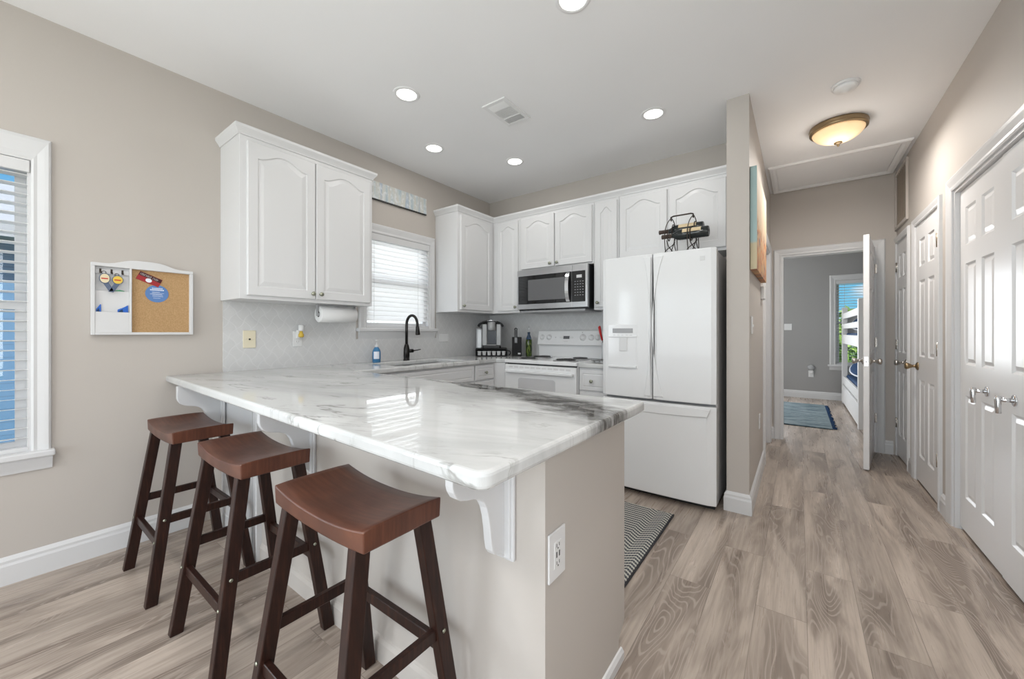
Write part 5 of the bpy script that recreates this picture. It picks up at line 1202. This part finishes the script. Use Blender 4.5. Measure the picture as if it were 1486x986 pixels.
mb = MB(); mb.lathe([(0.156, -0.047), (0.152, -0.060), (0.135, -0.082), (0.105, -0.104), (0.065, -0.121), (0.02, -0.129), (0.0, -0.130)], 44); mb.build('glass_bowl', 'bowl', hl, True)
mb = MB(); mb.lathe([(0.004, -0.128), (0.024, -0.130), (0.026, -0.136), (0.014, -0.142), (0.008, -0.146), (0.009, -0.153), (0.004, -0.160), (0.0, -0.163)], 20); mb.build('finial', 'antique', hl, True)
light('hall_lamp', 'POINT', (3.235, 3.79, CEIL - 0.25), 1.6, (1, 0.96, 0.91), shadow_soft_size=0.12)
light('hall_lamp', 'AREA', (3.235, 3.79, CEIL - 0.175), 17, (1, 0.96, 0.91), (0, 0, 0), shape='DISK', size=0.26)
ah = thing('attic_hatch', 'white attic access panel with a moulded border across the hall ceiling', 'attic hatch', (3.24, 4.80, CEIL))
AP = [(0, -0.0005), (0, -0.012), (0.010, -0.020), (0.035, -0.020), (0.050, -0.012), (0.06, -0.010), (0.06, -0.0005)]
mb = MB(); mb.sweep(AP, [(2.765, 4.38), (3.735, 4.38), (3.735, 5.20), (2.765, 5.20)][::-1], True); mb.build('border', 'ceil_white', ah)
mb = MB(); mb.box(2.83, 4.45, CEIL - 0.006, 3.67, 5.13, CEIL - 0.0005); mb.build('panel', 'ceiling', ah)
for o in list(ah.children):
    if o.name.startswith('border'):
        for v in o.data.vertices: v.co.z += CEIL

# ================================================================== RUGS
mb = MB(); mb.box(1.05, 1.755, 0.0005, 2.342, 2.640, 0.010, 0.003); rg_ = thing('kitchen_rug', 'black and cream zigzag woven rug on the kitchen floor before the refrigerator', 'rug', (1.7, 2.2, 0)); mb.build('weave', 'rug', rg_)
mb = MB(); mb.box(2.342, 1.755, 0.0005, 2.352, 2.640, 0.011, 0.003); mb.build('binding', 'rug_edge', rg_)
br = thing('bedroom_rug', 'blue rag rug on the bedroom floor seen through the open door', 'rug', (2.7, 7.1, 0))
mb = MB(); mb.box(2.0, 6.10, 0.0005, 3.33, 8.02, 0.014, 0.004); mb.build('weave', 'rag', br)
mb = MB(); random.seed(5)
for k in range(46): y = 6.13 + k * 0.0409; mb.tube([(3.325, y, 0.008), (3.35, y + random.uniform(-.008, .008), 0.008), (3.37 + random.uniform(-.01, .01), y + random.uniform(-.015, .015), 0.006)], 0.006, 5)
tag(mb.build('fringe', 'navy', br), kind='stuff')

# ================================================================== BEDROOM
TBd = lambda x, z: frame((x, 8.7995, z), (1, 0, 0), (0, -1, 0))
plate('wall_switch', 'white double switch plate on the grey bedroom wall', TBd(2.835, 1.285), 0.118, 0.118, 'white', 'switch2', 'switch')
plate('wall_outlet', 'white outlet low on the grey bedroom wall', TBd(3.173, 0.44), 0.075, 0.118, 'white', 'duplex')
nl = thing('night_light', 'plug-in night light with a dark round top on the grey bedroom wall', 'night light', (3.173, 8.78, 0.50))
mb = MB(); mb.box(3.145, 8.765, 0.45, 3.20, 8.791, 0.505, 0.006); mb.build('plug', 'white', nl)
mb = MB(); mb.lathe([(0.052, 0), (0.052, 0.012), (0.035, 0.022), (0.0, 0.024)], 22, axis_T((3.173, 8.79, 0.555), (0, -1, 0))); mb.build('disc', 'silver', nl)
bk = thing('bunk_bed', 'white wooden bunk bed with a drawer, behind the open bedroom door', 'bed', (4.1, 7.5, 0))
bx0, bx1, by0, by1 = 3.58, 4.60, 6.30, 8.60
def part(name, *boxes, m='bed', p=bk, b=0.004):
    mb = MB()
    for q in boxes: mb.box(*q, b)
    return mb.build(name, m, p)
for x in (bx0, bx1 - 0.07):
    for y in (by0, by1 - 0.10): part('post', (x, y, 0, x + 0.07, y + 0.10, 1.60))
part('lower_side_rail', (bx0 + 0.01, by0 + 0.1, 0.33, bx0 + 0.04, by1 - 0.1, 0.46))
part('drawer_front', (bx0 + 0.005, by0 + 0.11, 0.03, bx0 + 0.03, by1 - 0.11, 0.30))
part('upper_side_rail', (bx0 + 0.01, by0 + 0.1, 1.00, bx0 + 0.04, by1 - 0.1, 1.145))
for z in (1.245, 1.405): part('guard_rail', (bx0 + 0.012, by0 + 0.1, z, bx0 + 0.037, by1 - 0.1, z + 0.08 if z < 1.3 else 1.50))
part('end_panel', (bx0 + 0.07, by0 + 0.02, 0.10, bx1 - 0.07, by0 + 0.05, 1.48)); part('end_panel', (bx0 + 0.07, by1 - 0.05, 0.30, bx1 - 0.07, by1 - 0.02, 0.62)); part('end_panel', (bx0 + 0.07, by1 - 0.05, 1.05, bx1 - 0.07, by1 - 0.02, 1.50))
part('lower_deck', (bx0 + 0.045, by0 + 0.1, 0.30, bx1 - 0.04, by1 - 0.1, 0.34)); part('upper_deck', (bx0 + 0.045, by0 + 0.1, 1.00, bx1 - 0.04, by1 - 0.1, 1.03))
for nm, z, lab in (('mattress', 0.345, 'navy covered lower mattress in the bunk bed'), ('mattress', 1.035, 'navy covered upper mattress behind the guard rails')):
    mb = MB(); mb.box(bx0 + 0.05, by0 + 0.12, z, bx1 - 0.08, by1 - 0.12, z + 0.14, 0.03, 3); tag(mb.build(nm, 'navy'), lab, 'mattress', 'bunk bed mattresses')
for (x, y, z, a, lab) in ((3.90, 7.95, 0.655, 18, 'navy pillow with white piping on the lower bunk'), (3.92, 7.95, 1.335, 14, 'navy pillow with white piping on the upper bunk')):
    e = thing('pillow', lab, 'pillow', (x, y, z), 0, 'navy pillows on the bunk bed')
    T = Matrix.Rotation(R(-a), 4, 'Y') @ Matrix.Rotation(R(20), 4, 'X')
    mb = MB(T); mb.sphere((0, 0, 0), 1, None, 20, (0.27, 0.33, 0.095)); mb.build('cushion', 'navy', e, True)
    mb = MB(T); mb.tube([(0.272 * math.cos(R(q)), 0.332 * math.sin(R(q)), 0) for q in range(0, 360, 12)], 0.012, 8, True); mb.build('piping', 'pale_print', e, True)

# ================================================================== OUTSIDE
mb = MB(); mb.box(-40, -30, -0.6, 40, 60, -0.5); struct(mb.build('ground', 'grass'))
hs = thing('house', 'blue sided neighbouring house seen through the left window', 'house', (-4.0, -2.0, -0.5))
mb = MB(); mb.box(-6.5, -8.0, -0.5, -3.4, 1.35, 2.15); mb.build('wall', 'blue_siding', hs)
mb = MB(); mb.prism([(-3.05, 2.10), (-3.05, 2.22), (-4.95, 3.05), (-6.85, 2.22), (-6.85, 2.10)], -8.2, 1.5, 0.0, Matrix(((1, 0, 0, 0), (0, 0, 1, 0), (0, 1, 0, 0), (0, 0, 0, 1)))); mb.build('roof', 'roof', hs)
hs = thing('house', 'white sided neighbouring house seen through the kitchen window', 'house', (-5.0, 6.5, -0.5))
mb = MB(); mb.box(-9, 2.6, -0.5, -4.6, 10.5, 4.5); mb.build('wall', 'white_siding', hs)
mb = MB(); mb.prism([(-4.2, 4.4), (-4.2, 4.55), (-6.8, 5.9), (-9.4, 4.55), (-9.4, 4.4)], 2.4, 10.7, 0.0, Matrix(((1, 0, 0, 0), (0, 0, 1, 0), (0, 1, 0, 0), (0, 0, 0, 1)))); mb.build('roof', 'roof', hs)
hs = thing('house', 'distant house with a slate blue roof beyond the bedroom window', 'house', (8.0, 24, -0.5))
mb = MB(); mb.box(5.6, 22, -0.5, 12, 27, 2.3); mb.build('wall', 'white_siding', hs)
mb = MB(); mb.prism([(5.2, 2.2), (8.8, 4.1), (12.4, 2.2)], 21.6, 27.4, 0.0, Matrix(((1, 0, 0, 0), (0, 0, 1, 0), (0, 1, 0, 0), (0, 0, 0, 1)))); mb.build('roof', 'slate_roof', hs)
def tree(x, y, h, r, lab):
    e = thing('tree', lab, 'tree', (x, y, -0.5))
    mb = MB(); mb.tube([(x, y, -0.5), (x + 0.1, y, h * 0.5), (x, y, h)], [0.16, 0.11, 0.05], 8); mb.build('trunk', 'bark', e)
    rnd = random.Random(int(x * 10)); mb = MB(); vs, fs = [], []
    for k in range(1500):
        d = Vector((rnd.gauss(0, 1), rnd.gauss(0, 1), rnd.gauss(0, 1))).normalized() * r * rnd.uniform(0.45, 1.0)
        c_ = Vector((x, y, h)) + Vector((d.x, d.y, d.z * 0.75)); a = Vector((rnd.gauss(0, 1), rnd.gauss(0, 1), rnd.gauss(0, 1))).normalized(); b = a.orthogonal().normalized(); s_ = rnd.uniform(0.10, 0.2)
        i = len(vs); vs += [c_ - a * s_, c_ + b * s_ * 0.45, c_ + a * s_, c_ - b * s_ * 0.45]; fs.append((i, i + 1, i + 2, i + 3))
    mb.add(vs, fs); mb.build('foliage', 'leaf', e)
tree(4.4, 15.0, 0.75, 1.55, 'bright green tree outside the bedroom window')
